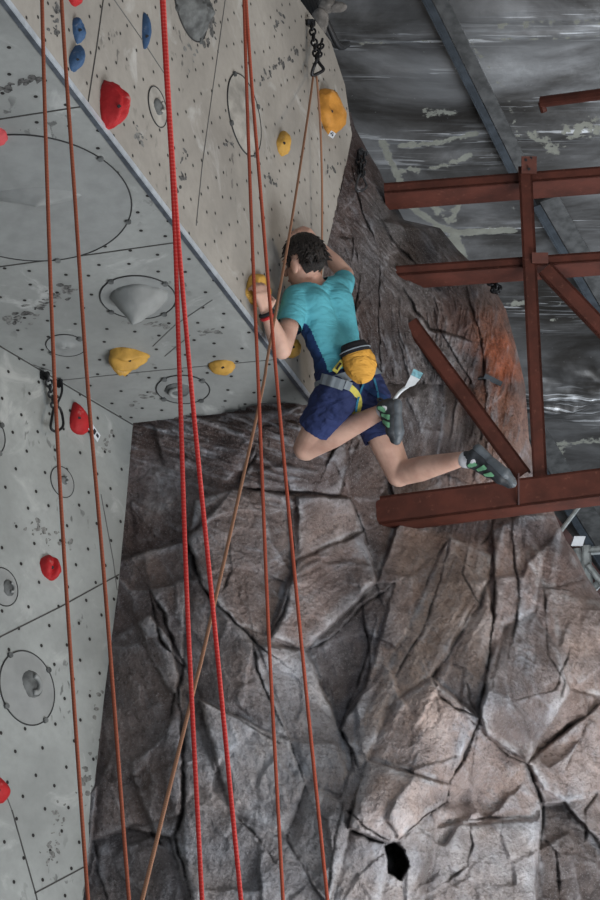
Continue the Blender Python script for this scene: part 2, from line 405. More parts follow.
# ------------------------------------------------------------------ rock wall
sil = [(110, 350), (128, 355), (150, 367), (170, 379), (190, 388), (205, 396), (220, 404), (228, 440), (250, 458), (280, 490), (310, 506), (350, 517), (385, 525), (410, 527), (440, 529), (470, 538), (510, 553), (540, 566), (555, 577), (575, 586), (600, 603), (640, 640), (720, 665), (1100, 680)]
def xr_of(y): return np.interp(y, [a for a, _ in sil], [b for _, b in sil])
le = [(110, 330), (135, 336), (190, 326), (250, 310), (330, 300), (384, 298), (398, 112), (423, 112), (505, 106), (590, 98), (690, 85), (780, 74), (900, 60), (1100, 25)]
def xl_of(y): return np.interp(y, [a for a, _ in le], [b for _, b in le])
def d1(x, y): return PL1.depth(x, y)
def d3(x, y): return PL3.depth(x, y)
dc = [(133, 423, PL2.depth(133, 423)+.03), (220, 414, PL2.depth(220, 414)+.03), (312, 404, PL2.depth(312, 404)+.05), (125, 510, d1(126, 505)+.02), (118, 590, d1(118, 590)+.02), (105, 690, d1(105, 690)+.02), (92, 790, d1(93, 790)+.02), (83, 900, d1(83, 900)+.02),
      (352, 135, d3(352, 135)), (340, 190, d3(340, 190)), (326, 250, d3(326, 250)), (317, 330, d3(317, 330)),
      (350, 450, 9.75), (388, 190, 10.66), (400, 270, 10.52), (385, 330, 10.15), (430, 330, 10.42), (500, 330, 10.7), (510, 440, 10.5), (378, 510, 9.93), (400, 420, 10.1), (450, 505, 10.3), (530, 520, 10.4),
      (250, 520, 9.35), (250, 600, 9.05), (250, 800, 8.5), (180, 560, 9.2), (180, 720, 8.75), (150, 860, 8.45), (400, 610, 9.4), (360, 700, 8.95), (400, 800, 8.45), (380, 880, 8.35),
      (480, 600, 9.55), (550, 600, 9.95), (590, 690, 9.65), (500, 700, 9.15), (540, 735, 9.45), (480, 820, 8.85), (560, 850, 8.95), (600, 900, 9.0), (650, 800, 9.6), (430, 230, 10.95), (470, 290, 10.85), (300, 980, 8.2), (600, 1080, 8.6), (60, 1080, 7.7)]
NR, NC = 860, 470
ys = np.concatenate([np.linspace(112, 930, NR-20), np.linspace(933, 1090, 20)])
tt = np.linspace(0, 1, NC); tt = 1-(1-tt)**1.0
Y = np.repeat(ys[:, None], NC, 1); X = xl_of(ys)[:, None]+(xr_of(ys)-xl_of(ys))[:, None]*tt[None]
base = rbf([(a, b) for a, b, _ in dc], [c for *_, c in dc], X, Y)[..., 0]
wx = X+7*fbm(X/38, Y/38, 3, 4); wy = Y+7*fbm(X/38, Y/38, 53, 4)
# worley facets with direction that follows the rock's strata
strata = [((420, 250), 52), ((370, 350), 75), ((480, 360), 100), ((250, 480), 10), ((200, 600), 60), ((270, 720), 68), ((150, 800), 85), ((430, 600), 118), ((520, 560), 102), ((400, 760), 120), ((500, 780), 40), ((560, 830), 75), ((330, 540), 150), ((340, 860), 110)]
def strata_angle(x, y):
    v = idw([a for a, _ in strata], [(math.cos(2*math.radians(b)), math.sin(2*math.radians(b))) for _, b in strata], np.asarray(x, float), np.asarray(y, float), 4)
    return .5*np.arctan2(v[..., 1], v[..., 0])
def worley(cell, seed, elong, amp, jit=.85):
    r = np.random.default_rng(seed); gx, gy = np.meshgrid(np.arange(40, 720, cell), np.arange(90, 1120, cell))
    sx = gx.ravel()+r.uniform(-jit, jit, gx.size)*cell*.5; sy = gy.ravel()+r.uniform(-jit, jit, gx.size)*cell*.5
    th = strata_angle(sx, sy)+r.normal(0, .25, sx.size); ga = r.normal(0, amp, sx.size); gb = r.normal(0, amp, sx.size); off = r.normal(0, amp*.5, sx.size)
    f1 = np.full(X.shape, 1e9); f2 = np.full(X.shape, 1e9); val = np.zeros(X.shape); idx = np.zeros(X.shape, int)
    for i in range(sx.size):
        j0, j1 = np.searchsorted(ys, [sy[i]-cell*3.2, sy[i]+cell*3.2])
        if j1-j0 < 1: continue
        q = slice(j0, j1); dx = wx[q]-sx[i]; dy = wy[q]-sy[i]; c, s = math.cos(th[i]), math.sin(th[i])
        a = (dx*c+dy*s)/elong; b = -dx*s+dy*c; d = np.sqrt(a*a+b*b)
        v = off[i]+ga[i]*a/cell+gb[i]*b/cell
        m = d < f1[q]; f2[q] = np.where(m, f1[q], np.minimum(f2[q], d)); val[q] = np.where(m, v, val[q]); f1[q] = np.where(m, d, f1[q])
    return val, (f2-f1), idx
v1, e1d, id1 = worley(64, 5, 1.8, .030); v2, e2d, id2 = worley(30, 9, 1.8, .010)
th = strata_angle(X, Y); along = X*np.cos(th)+Y*np.sin(th); across = -X*np.sin(th)+Y*np.cos(th)
def blur(a, k):
    for ax in (0, 1):
        p = np.pad(a, [(k, k) if i == ax else (0, 0) for i in (0, 1)], mode='edge'); c = np.cumsum(p, ax)
        c = np.insert(c, 0, 0, ax); n = a.shape[ax]; w = 2*k+1
        a = (np.take(c, np.arange(w, w+n), ax)-np.take(c, np.arange(0, n), ax))/w
    return a
lowm = np.clip((Y-420)/120, 0, 1)
cxw = X+2.4*fbm(X/17, Y/17, 61, 4); cyw = Y+2.4*fbm(X/17, Y/17, 67, 4)
# big hand-laid facets of the moulded rock: outline, relief offset, tilt (m per px), tint
facets = [
 ([(367,760),(449,785),(447,803),(430,812),(393,845),(349,828),(357,790)], .13, (-.0002,-.0010), (176,156,146)),
 ([(431,678),(480,718),(449,784),(367,760),(395,700)], .08, (.0010,.0006), (170,150,140)),
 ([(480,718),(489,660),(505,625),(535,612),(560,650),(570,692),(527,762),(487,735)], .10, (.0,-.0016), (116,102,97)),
 ([(480,718),(527,762),(542,805),(535,820),(438,826),(449,784)], .0, (.0004,.0012), (160,142,134)),
 ([(527,762),(605,700),(620,790),(565,803),(545,790)], .07, (-.0008,.0010), (166,148,140)),
 ([(438,826),(535,820),(535,910),(425,910)], .02, (.0006,-.0006), (158,152,150)),
 ([(542,805),(565,803),(600,845),(620,910),(535,910)], -.07, (.0014,-.0004), (100,90,86)),
 ([(449,535),(493,555),(487,584),(433,675),(395,700),(367,760),(350,745),(400,640)], .05, (.0007,-.0002), (176,156,142)),
 ([(487,584),(494,630),(480,718),(431,678)], .07, (.0012,.0004), (168,152,144)),
 ([(493,530),(520,515),(545,560),(535,612),(505,625),(491,690)], .03, (-.0008,.0004), (160,138,129)),
 ([(520,515),(556,515),(585,580),(545,590),(525,560)], .02, (.0,.0008), (118,98,92)),
 ([(545,590),(600,600),(650,640),(610,700),(570,690)], .02, (.0006,.0006), (156,140,133)),
 ([(297,497),(350,497),(365,531),(297,560)], .06, (-.0004,.0014), (132,118,113)),
 ([(297,560),(365,531),(377,582),(305,650),(270,637)], .08, (.0008,-.0002), (144,124,116)),
 ([(240,487),(287,495),(295,565),(270,637),(240,627),(205,590),(187,545),(195,500)], .03, (-.0008,.0003), (118,104,99)),
 ([(377,582),(395,583),(371,673),(340,730),(305,650)], -.05, (.0012,.0002), (104,99,102)),
 ([(188,540),(205,590),(258,645),(290,740),(200,700),(182,660)], .02, (.0009,-.0004), (122,111,108)),
 ([(200,700),(290,740),(307,782),(287,840),(230,810)], .05, (-.0004,.0013), (160,156,156)),
 ([(258,645),(305,650),(340,730),(353,765),(340,800),(307,782),(290,740)], .03, (-.0006,.0004), (150,146,147)),
 ([(108,640),(150,615),(170,640),(182,690),(182,815),(130,828),(92,840)], .04, (.0010,.0003), (112,100,96)),
 ([(92,840),(130,828),(170,838),(190,910),(80,910)], -.03, (.0004,-.0010), (104,98,98)),
 ([(184,690),(230,810),(287,840),(330,910),(192,910),(182,840)], .01, (-.0007,-.0003), (134,130,130)),
 ([(130,423),(300,408),(262,425),(235,487),(187,540),(118,560)], .0, (.0004,.0008), (100,83,78)),
 ([(262,425),(350,405),(355,420),(340,495),(240,487)], .02, (-.0003,-.0012), (102,85,80)),
 ([(340,390),(380,440),(400,520),(377,582),(350,497)], -.02, (-.0010,.0), (92,76,71)),
 ([(307,790),(340,800),(350,830),(330,905),(287,842)], .02, (.0008,.0006), (148,144,143)),
 ([(349,830),(393,846),(380,905),(332,905)], .02, (.0009,-.0005), (156,148,145)),
 ([(384,846),(394,842),(404,850),(409,866),(400,880),(389,872)], -.42, (.0, .0), (34,32,33)),  # deep hollow, its shade put into a near-black tint
 ([(394,846),(430,814),(437,828),(425,905),(404,905)], .0, (-.0009,.0), (136,128,124))]
disp = blur(v1, 1)*(.55+.45*lowm)+blur(v2, 1)
fac_tint = np.zeros((*X.shape, 3)); fac_w = np.zeros(X.shape); fac_edge = np.zeros(X.shape)
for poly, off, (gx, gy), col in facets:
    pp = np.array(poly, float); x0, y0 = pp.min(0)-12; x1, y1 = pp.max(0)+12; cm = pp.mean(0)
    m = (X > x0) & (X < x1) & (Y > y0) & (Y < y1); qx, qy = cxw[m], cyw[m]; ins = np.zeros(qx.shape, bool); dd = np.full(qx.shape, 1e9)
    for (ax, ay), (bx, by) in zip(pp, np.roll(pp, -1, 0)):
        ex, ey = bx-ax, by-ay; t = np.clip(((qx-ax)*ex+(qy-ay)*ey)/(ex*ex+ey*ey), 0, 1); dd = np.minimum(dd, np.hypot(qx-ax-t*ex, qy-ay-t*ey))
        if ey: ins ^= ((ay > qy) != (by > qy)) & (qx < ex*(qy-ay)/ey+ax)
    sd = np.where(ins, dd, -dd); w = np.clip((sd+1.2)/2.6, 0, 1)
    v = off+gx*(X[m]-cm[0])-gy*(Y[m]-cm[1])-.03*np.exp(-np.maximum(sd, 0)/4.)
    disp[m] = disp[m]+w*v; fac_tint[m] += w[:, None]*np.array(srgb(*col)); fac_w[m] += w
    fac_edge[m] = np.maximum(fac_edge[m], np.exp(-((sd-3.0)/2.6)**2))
disp += .07*fbm(X/120, Y/120, 21, 3)
upm = 1-lowm; rightm = np.clip((X-390)/60, 0, 1)
def strata_field(fn):                          # blend of fields drawn along fixed directions, weighted by the local one
    acc = 0; tot = 0
    for k, deg in enumerate((15, 50, 75, 100, 120, 150)):
        t = math.radians(deg); al, ac = X*math.cos(t)+Y*math.sin(t), -X*math.sin(t)+Y*math.cos(t); w = np.clip(np.cos(2*(th-t)), 0, 1)**6+1e-4; acc = acc+w*fn(al, ac, k); tot = tot+w
    return acc/tot
wob = fbm(X/60, Y/60, 7, 3)
str_n = strata_field(lambda al, ac, k: ridged(ac/15+.5*wob, al/120, 31+k, 4)); str_f = strata_field(lambda al, ac, k: ridged(ac/6+.4*wob, al/60, 33+k, 3))
disp += ((.036+.030*upm)*(str_n-.6)+(.008+.012*upm)*(str_f-.6))*np.clip(.35+.65*np.maximum(upm, rightm*np.clip((700-Y)/60, 0, 1)), 0, 1)
disp += .0085*fbm(wx/20, wy/20, 41, 4, .55)+.0042*fbm(X/5, Y/5, 47, 3, .6)-.004*np.clip(fbm(X/3.2, Y/3.2, 49, 2)-.25, 0, 1)*4
# traced cracks, ledges and blocks: points, half width px, depth m, step (+ raises the side left of travel), reach px
cracks = [
 ([(240, 487), (297, 495), (350, 497)], 2.2, .05, -.05, 40), ([(350, 497), (365, 531), (377, 582)], 2.4, .05, .06, 45), ([(365, 531), (330, 547), (297, 560)], 2, .04, -.04, 40),
 ([(285, 470), (288, 495), (295, 565), (285, 610), (270, 637)], 2.4, .05, .045, 35), ([(187, 535), (196, 570), (205, 590), (240, 627), (258, 645), (275, 657)], 3, .06, .07, 45),
 ([(150, 590), (163, 612), (170, 635), (185, 665)], 3, .05, .06, 30), ([(394, 583), (362, 606), (330, 640), (305, 650)], 2.6, .05, -.06, 40),
 ([(230, 540), (232, 570), (222, 590)], 2, .03, .02, 20), ([(355, 420), (340, 440), (325, 470)], 2.2, .04, .04, 25), ([(262, 425), (255, 455), (235, 487)], 2.4, .05, -.05, 30),
 ([(340, 497), (345, 470), (360, 440)], 2, .03, .03, 25),
 ([(252, 632), (257, 670), (272, 705), (290, 740), (304, 782)], 2.2, .045, .04, 35), ([(306, 784), (297, 812), (286, 842)], 2.2, .045, -.03, 25),
 ([(150, 590), (160, 640), (184, 667), (178, 688), (181, 715), (183, 745), (183, 810), (174, 838), (188, 880), (193, 912)], 2.8, .065, .05, 30),
 ([(176, 690), (170, 720), (165, 738)], 2, .035, .02, 15), ([(130, 828), (150, 832), (162, 846)], 2.5, .045, -.03, 20), ([(95, 840), (98, 870), (108, 900)], 2.2, .04, .03, 18),
 ([(371, 640), (362, 672), (347, 712), (340, 730), (350, 747), (353, 765)], 2.6, .05, .05, 40), ([(347, 810), (365, 828), (392, 842)], 2.2, .045, -.05, 30),
 ([(344, 800), (335, 840), (327, 900)], 2, .03, .02, 20), ([(312, 800), (322, 820)], 2, .02, 0, 10), ([(230, 810), (260, 840), (280, 870)], 2, .03, -.03, 25),
 ([(200, 700), (240, 720), (280, 745)], 1.6, .02, -.03, 30), ([(492, 574), (478, 606), (460, 635), (440, 668), (431, 678)], 5.0, .085, -.05, 30), ([(431, 678), (440, 697), (455, 708), (480, 718)], 2.4, .05, -.04, 30),
 ([(493, 540), (495, 590), (493, 629), (486, 680), (480, 718)], 3.0, .05, .12, 50), ([(480, 718), (470, 750), (449, 784)], 2.2, .04, .07, 40),
 ([(449, 784), (430, 778), (400, 770), (367, 760)], 2.4, .04, .035, 25), ([(367, 760), (357, 790), (349, 826)], 2.4, .04, -.05, 25), ([(349, 829), (370, 840), (393, 845)], 3, .06, -.10, 30), ([(393, 845), (412, 828), (430, 812), (447, 803), (450, 786)], 3.2, .06, -.12, 35),
 ([(470, 720), (487, 735), (508, 755), (527, 763)], 2.8, .06, .06, 35), ([(527, 763), (540, 750), (560, 734), (584, 716), (605, 700)], 3.6, .08, .08, 45),
 ([(527, 763), (537, 785), (543, 805), (540, 850), (533, 900)], 2.6, .06, .05, 30), ([(438, 828), (470, 820), (500, 818), (537, 818)], 2.2, .045, -.06, 30), ([(471, 822), (472, 845), (468, 866), (438, 887)], 2, .04, .03, 20),
 ([(544, 587), (546, 620), (548, 655)], 2.2, .045, .02, 25), ([(540, 588), (570, 590)], 1.6, .02, -.02, 15), ([(548, 655), (565, 680), (560, 700)], 1.8, .03, .02, 15), ([(449, 540), (441, 580), (424, 629), (408, 655), (396, 676)], 2.2, .045, .035, 25),
 ([(340, 731), (352, 750), (358, 768)], 2.6, .04, .03, 15), ([(568, 806), (583, 825), (602, 845)], 2.6, .055, .05, 25), ([(600, 790), (585, 810), (585, 840)], 2.2, .04, .02, 20), ([(363, 607), (368, 640), (371, 673), (356, 705), (344, 722)], 2.4, .045, .05, 30),
 ([(545, 840), (556, 850), (560, 900)], 2, .04, .03, 20), ([(466, 680), (470, 700), (476, 712)], 2, .03, 0, 10), ([(515, 700), (555, 690), (570, 650)], 1.6, .03, -.03, 20), ([(520, 680), (530, 700)], 1.5, .02, 0, 8), ([(565, 770), (580, 740), (590, 700)], 1.8, .03, .03, 20),
 ([(402, 288), (415, 310), (430, 328), (450, 335), (472, 341)], 3.0, .06, -.06, 25), ([(380, 272), (379, 320), (381, 365)], 2.2, .04, .03, 20), ([(338, 236), (352, 240), (358, 262)], 2.2, .03, -.03, 18), ([(372, 205), (392, 240), (410, 260), (440, 290)], 2.4, .04, -.05, 25),
 ([(352, 165), (362, 210), (375, 240)], 2.4, .04, .04, 18), ([(440, 330), (470, 380), (480, 420)], 2.4, .04, .05, 25), ([(360, 280), (352, 330), (362, 380), (352, 430)], 2.2, .03, .03, 22), ([(470, 300), (482, 340), (487, 395), (480, 440)], 2.6, .04, .05, 22),
 ([(470, 540), (462, 575), (480, 605)], 2, .03, .02, 15), ([(512, 515), (514, 560), (520, 600), (512, 640)], 2.4, .04, .05, 22), ([(480, 545), (490, 535), (494, 515)], 2, .03, .02, 12), ([(425, 590), (433, 560), (455, 530)], 1.8, .03, .02, 18)]
crk = np.zeros(X.shape)
for pts, hw, dep, step, reach in cracks:
    best = np.full(X.shape, 1e9); sg = np.zeros(X.shape); along_t = np.zeros(X.shape); L = 0; n = len(pts)-1
    cx, cy = cxw, cyw; hw = hw*.46; dep = dep*.65; step = step*.55
    for i, ((ax, ay), (bx, by)) in enumerate(zip(pts[:-1], pts[1:])):
        ex, ey = bx-ax, by-ay; l2 = ex*ex+ey*ey; t = np.clip(((cx-ax)*ex+(cy-ay)*ey)/l2, 0, 1)
        d = np.hypot(cx-ax-t*ex, cy-ay-t*ey); s = np.sign((cx-ax)*ey-(cy-ay)*ex); m = d < best
        best = np.where(m, d, best); sg = np.where(m, s, sg); along_t = np.where(m, (i+t)/n, along_t)
    endf = np.clip(np.minimum(along_t, 1-along_t)*5+.45, 0, 1)
    vary = np.clip(.62+1.5*fbm(X/24, Y/24, 63, 2), .12, 1.25); g = np.exp(-(best/(hw*vary*endf+.35))**2); disp -= dep*vary*g*endf; crk = np.maximum(crk, g*endf*np.clip(vary, 0, 1))
    fall = np.exp(-best/reach)*endf
    disp += np.where(sg*np.sign(step if step else 1) > 0, abs(step)*fall, 0)
# hollow below the beam at the bottom and the cavity under the big bulge
disp -= .14*np.exp(-(((X-455)/26)**2+((Y-800)/10)**2))
disp += .06*np.exp(-(((X-400)/45)**2+((Y-800)/32)**2)**1.3)
disp += .16*np.exp(-(((X-500)/70)**2+((Y-690)/55)**2))-.12*np.exp(-(((X-520)/45)**2+((Y-745)/16)**2))
disp -= .10*np.exp(-(((X-545)/50)**2+((Y-880)/40)**2))
disp -= .10*np.exp(-(((X-435)/12)**2+((Y-236)/14)**2)) 
# calm the relief where the rock is hemmed in by the boards
edge = np.minimum((X-xl_of(Y))/30, 1); disp *= np.clip(edge, .15, 1)
# silhouette rolls away from the viewer
tr = np.clip(1-(xr_of(Y)-X)/34, 0, 1); tr = np.where(Y > 610, 0, tr)
depth = base-disp+.55*(1-np.sqrt(np.clip(1-tr**2, 0, 1)))
dirs = np.stack([(X-300)/F, (450-Y)/F, np.ones_like(X)], -1); pts = dirs*depth[..., None]
# skirt that closes the back of the silhouette
last = pts[:, -1:, :]; skirt = np.concatenate([last+np.array([.0, -.02, .25])*k for k in (1, 4)], 1)
pts = np.concatenate([pts, skirt], 1)
wpts = pts.reshape(-1, 3) @ ROT.T+CAM; ncx = NC+2
# drop the lowest row down to the floor
lowrow = wpts.reshape(NR, ncx, 3)[-1].copy(); lowrow[:, 2] = -.05; lowrow[:, 1] -= .25
wpts = np.vstack([wpts, lowrow]); NR2 = NR+1
ii = np.arange(NR2*ncx).reshape(NR2, ncx)
fc = np.stack([ii[:-1, :-1], ii[1:, :-1], ii[1:, 1:], ii[:-1, 1:]], -1).reshape(-1, 4)
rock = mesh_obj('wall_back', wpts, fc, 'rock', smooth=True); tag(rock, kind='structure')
# tint
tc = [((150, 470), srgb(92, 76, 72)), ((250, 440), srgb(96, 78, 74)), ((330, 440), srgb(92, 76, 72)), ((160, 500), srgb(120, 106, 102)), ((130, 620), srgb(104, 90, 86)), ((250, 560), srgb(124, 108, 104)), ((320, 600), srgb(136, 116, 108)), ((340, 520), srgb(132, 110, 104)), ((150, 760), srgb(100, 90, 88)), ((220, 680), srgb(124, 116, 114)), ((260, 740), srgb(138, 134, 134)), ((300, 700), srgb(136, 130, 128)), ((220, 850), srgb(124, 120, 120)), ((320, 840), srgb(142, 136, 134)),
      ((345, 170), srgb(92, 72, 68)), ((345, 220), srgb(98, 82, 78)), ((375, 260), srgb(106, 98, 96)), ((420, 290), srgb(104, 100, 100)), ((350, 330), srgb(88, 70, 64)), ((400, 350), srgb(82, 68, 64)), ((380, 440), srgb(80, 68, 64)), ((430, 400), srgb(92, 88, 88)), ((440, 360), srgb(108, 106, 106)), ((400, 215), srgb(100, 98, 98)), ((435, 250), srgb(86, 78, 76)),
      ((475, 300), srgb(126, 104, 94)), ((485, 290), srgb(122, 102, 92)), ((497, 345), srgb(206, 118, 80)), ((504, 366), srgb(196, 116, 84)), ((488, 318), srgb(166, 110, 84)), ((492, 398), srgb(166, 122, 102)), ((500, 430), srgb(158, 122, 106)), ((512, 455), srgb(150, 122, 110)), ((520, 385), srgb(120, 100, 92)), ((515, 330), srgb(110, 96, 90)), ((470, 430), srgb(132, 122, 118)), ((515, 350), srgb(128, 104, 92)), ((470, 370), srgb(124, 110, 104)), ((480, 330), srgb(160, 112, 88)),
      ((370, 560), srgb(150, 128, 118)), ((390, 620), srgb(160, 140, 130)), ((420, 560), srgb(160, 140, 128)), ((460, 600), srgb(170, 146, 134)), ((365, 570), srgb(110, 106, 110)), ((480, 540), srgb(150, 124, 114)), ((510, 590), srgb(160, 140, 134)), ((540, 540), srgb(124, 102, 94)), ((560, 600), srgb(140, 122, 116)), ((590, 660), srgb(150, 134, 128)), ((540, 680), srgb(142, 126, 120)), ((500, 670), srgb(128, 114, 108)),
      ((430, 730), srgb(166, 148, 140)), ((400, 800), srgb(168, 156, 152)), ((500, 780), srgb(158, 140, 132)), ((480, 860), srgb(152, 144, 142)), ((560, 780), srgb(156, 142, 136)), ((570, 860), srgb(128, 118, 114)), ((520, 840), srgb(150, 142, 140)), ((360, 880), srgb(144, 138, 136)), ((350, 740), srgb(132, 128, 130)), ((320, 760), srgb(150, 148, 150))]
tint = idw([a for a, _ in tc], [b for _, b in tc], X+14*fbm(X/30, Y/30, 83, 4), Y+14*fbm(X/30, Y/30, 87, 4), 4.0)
# raised edges worn and painted with highlights, cracks with grime and painted shade
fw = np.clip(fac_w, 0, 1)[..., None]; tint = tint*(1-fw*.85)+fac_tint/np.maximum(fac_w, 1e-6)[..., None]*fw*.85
conv = disp-blur(blur(disp, 6), 6); wear_light = np.clip(conv/.018, 0, 1)*np.clip(fbm(X/45, Y/45, 101, 4)*1.6+.5, 0, 1)
tint = tint+(np.array([.44, .45, .48])-tint)*(wear_light*.72)[..., None]
lowl = np.clip((Y-430)/100, 0, 1)*np.clip((X-150)/120, .25, 1)
edge_light = fac_edge*np.clip(1.9*fbm(X/26, Y/26, 105, 4)+.25, 0, 1)*lowl; tint = tint+(np.array([.52, .54, .57])-tint)*(edge_light*.85)[..., None]  # edge highlights painted pale along the facet borders
scum = np.clip(fbm(X/34, Y/34, 107, 5, .62)*2.6-.35, 0, 1)*np.clip(fbm(X/4, Y/4, 109, 3)*1.6+.6, 0, 1)*lowl
tint = tint+(np.array([.46, .48, .51])-tint)*(scum*.62)[..., None]
pal = np.clip(strata_field(lambda al, ac, k: fbm(ac/6+.5*wob, al/34, 111+k, 4))*2.6-.30, 0, 1)*np.clip(fbm(X/80, Y/80, 117, 3)*2+.5, 0, 1)
tint = tint+(np.array([.34, .35, .38])-tint)*np.clip(pal*np.where(Y < 460, 1.0, .55), 0, .9)[..., None]
for (cx, cy, rx, ry, a) in [(165, 475, 20, 14, .5), (155, 505, 30, 10, .4), (395, 680, 20, 40, .25), (362, 770, 8, 50, .4), (480, 580, 5, 50, .5), (470, 560, 6, 40, .3), (255, 735, 50, 25, .3), (170, 430, 14, 6, .2), (520, 620, 6, 50, .4), (385, 820, 30, 16, .4), (430, 350, 40, 30, .2)]:
    m = a*np.exp(-((X-cx)/rx)**2-((Y-cy)/ry)**2)*np.clip(.7+1.6*fbm(X/9, Y/9, 131, 4), 0, 1.4); tint = tint+(np.array([.50, .52, .55])-tint)*np.clip(m, 0, 1)[..., None]
lum = tint.mean(-1, keepdims=True); warm = np.clip((tint[..., :1]-tint[..., 2:])/.12-.6, 0, 1)*np.exp(-(((X-500)/34)**2+((Y-385)/75)**2))[..., None]; tint = lum+(tint-lum)*(.74+.45*warm)
pink = fbm(X/55, Y/55, 161, 4); tint = tint*(1+np.stack([.16*pink, .02*pink, -.10*pink], -1))*(1+.42*fbm(X/26, Y/26, 163, 5, .62))[..., None]
pit = np.clip(fbm(X/3.0, Y/3.0, 151, 2)*3-.75, 0, 1)*np.clip(fbm(X/40, Y/40, 153, 3)*2+.6, 0, 1); tint = tint*(1-.62*pit[..., None]); spk = fbm(X/2.4, Y/2.4, 155, 2); tint = tint*(1+.38*spk[..., None]*np.clip(.5+fbm(X/30, Y/30, 157, 3)*2, .1, 1)[..., None])
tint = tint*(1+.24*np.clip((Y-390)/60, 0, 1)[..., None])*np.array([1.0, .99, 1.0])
mid = .5*np.exp(-((X-290)/75)**2-((Y-745)/130)**2)+.35*np.exp(-((X-365)/30)**2-((Y-760)/70)**2)+.3*np.exp(-((X-165)/30)**2-((Y-490)/30)**2)
mid = mid*np.clip(.55+2.2*fbm(X/28, Y/28, 181, 5, .65), 0, 1.7); tint = tint+(np.array([.50, .52, .56])-tint)*np.clip(mid*.75, 0, .8)[..., None]
upd = np.clip((470-Y)/60, 0, 1)*np.clip((470-X)/60, 0, 1); tint = tint*(1-.10*upd[..., None])  # weaker light on the upper rock, put into the tint
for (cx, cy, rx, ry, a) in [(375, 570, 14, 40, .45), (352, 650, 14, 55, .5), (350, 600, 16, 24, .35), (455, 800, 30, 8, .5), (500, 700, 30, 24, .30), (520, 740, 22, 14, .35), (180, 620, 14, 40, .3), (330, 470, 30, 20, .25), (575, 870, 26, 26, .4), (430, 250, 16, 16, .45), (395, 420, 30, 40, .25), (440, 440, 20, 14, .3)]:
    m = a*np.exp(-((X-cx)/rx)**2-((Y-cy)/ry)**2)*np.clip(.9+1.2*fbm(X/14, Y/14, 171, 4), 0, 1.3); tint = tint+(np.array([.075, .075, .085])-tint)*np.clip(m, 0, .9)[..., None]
dirt_shade = np.clip(np.maximum(crk*.85, np.clip(-conv/.04, 0, 1)*.22), 0, 1); tint = tint*(1-.78*dirt_shade[..., None])  # grime and occlusion shade multiplied into the tint
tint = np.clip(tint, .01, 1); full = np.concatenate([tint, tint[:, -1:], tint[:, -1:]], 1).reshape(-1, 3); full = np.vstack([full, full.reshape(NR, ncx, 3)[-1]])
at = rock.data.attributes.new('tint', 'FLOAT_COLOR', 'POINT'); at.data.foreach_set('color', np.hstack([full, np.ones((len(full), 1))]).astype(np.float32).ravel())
def rock_depth(px, py):
    i = np.argmin(np.abs(ys-py)); j = np.argmin(np.abs(X[i]-px)); return depth[i, j]

# ------------------------------------------------------------------ roof, far wall, floor
RN = np.array([0, .8, .6])
def roof_d(y): return 9.6/(.8*(450-y)/F+.6)
rx_, ry_ = np.linspace(150, 900, 330), np.concatenate([np.linspace(-1900, -120, 40), np.linspace(-112, 520, 330), np.linspace(524, 640, 20)])
RX, RY = np.meshgrid(rx_, ry_); RD = roof_d(RY)
u = (RX-300)/F*RD*100; vv = np.cumsum(np.r_[0, np.hypot(np.diff(roof_d(ry_)*(450-ry_)/F), np.diff(roof_d(ry_)))])[:, None]*np.ones_like(RX)*100
sk = vv+u*.05
band = lambda y0, w, x0=450, wx_=400, sl=.04: np.exp(-((RY-y0-sl*(450-RX))/w)**2-((RX-x0)/wx_)**2)
folds = band(38, 7)+.8*band(72, 6, 420, 60)+band(138, 8)+.8*band(160, 6, 440, 80)+band(230, 6)+1.0*band(308, 9)+.6*band(330, 5)+1.6*band(392, 14, 570, 70, -.1)+1.2*band(415, 10, 570, 70, .1)+.8*band(20, 8, 560, 80)+.7*band(105, 6, 560, 60)
dis = .06*fbm(u/160, sk/90, 207, 3)+.003*ridged(u/50, sk/10, 211, 3)+.016*folds*ridged(u/90, sk/9, 201, 4)
dis += .10*ridged(u/60, sk/40, 223, 3)*np.exp(-((RX-575)/60)**2-((RY-395)/30)**2)
RP = np.stack([(RX-300)/F*RD, (450-RY)/F*RD, RD], -1)-RN*dis[..., None]
ii = np.arange(RP.shape[0]*RP.shape[1]).reshape(RP.shape[:2]); fc = np.stack([ii[:-1, :-1], ii[1:, :-1], ii[1:, 1:], ii[:-1, 1:]], -1).reshape(-1, 4)
roof = mesh_obj('ceiling', RP.reshape(-1, 3) @ ROT.T+CAM, fc, 'foil', smooth=True, uv=np.stack([u.ravel()/100, vv.ravel()/100], 1)); tag(roof, kind='structure')
pale = np.zeros(RX.shape)
def pale_line(pts, w, a=1.):
    global pale
    for (ax, ay), (bx, by) in zip(pts[:-1], pts[1:]):
        ex, ey = bx-ax, by-ay; t = np.clip(((RX-ax)*ex+(RY-ay)*ey)/(ex*ex+ey*ey), 0, 1); d = np.hypot(RX-ax-t*ex, RY-ay-t*ey); pale = np.maximum(pale, a*np.exp(-(d/w)**2))
pale_line([(402, 190), (412, 206), (432, 222), (452, 231), (470, 231), (515, 229)], 4.5, 1.); pale_line([(452, 231), (462, 256)], 7, 1.); pale_line([(425, 200), (452, 222), (462, 195)], 5, .8)
pale_line([(400, 146), (440, 141), (475, 133)], 4, .85); pale_line([(382, 142), (396, 172), (404, 186)], 5, .9); pale_line([(425, 112), (455, 112)], 7, .7); pale_line([(402, 170), (418, 168)], 5, .8); pale_line([(430, 167), (470, 155)], 4, .8)
pale_line([(500, 25), (600, 20)], 6, .55); pale_line([(535, 135), (560, 150)], 9, .75); pale_line([(570, 130), (610, 125)], 10, .75); pale_line([(500, 305), (525, 300)], 5, .7); pale_line([(360, 42), (600, 36)], 2.2, .6); pale_line([(505, 320), (540, 318), (600, 316)], 2.0, .55)
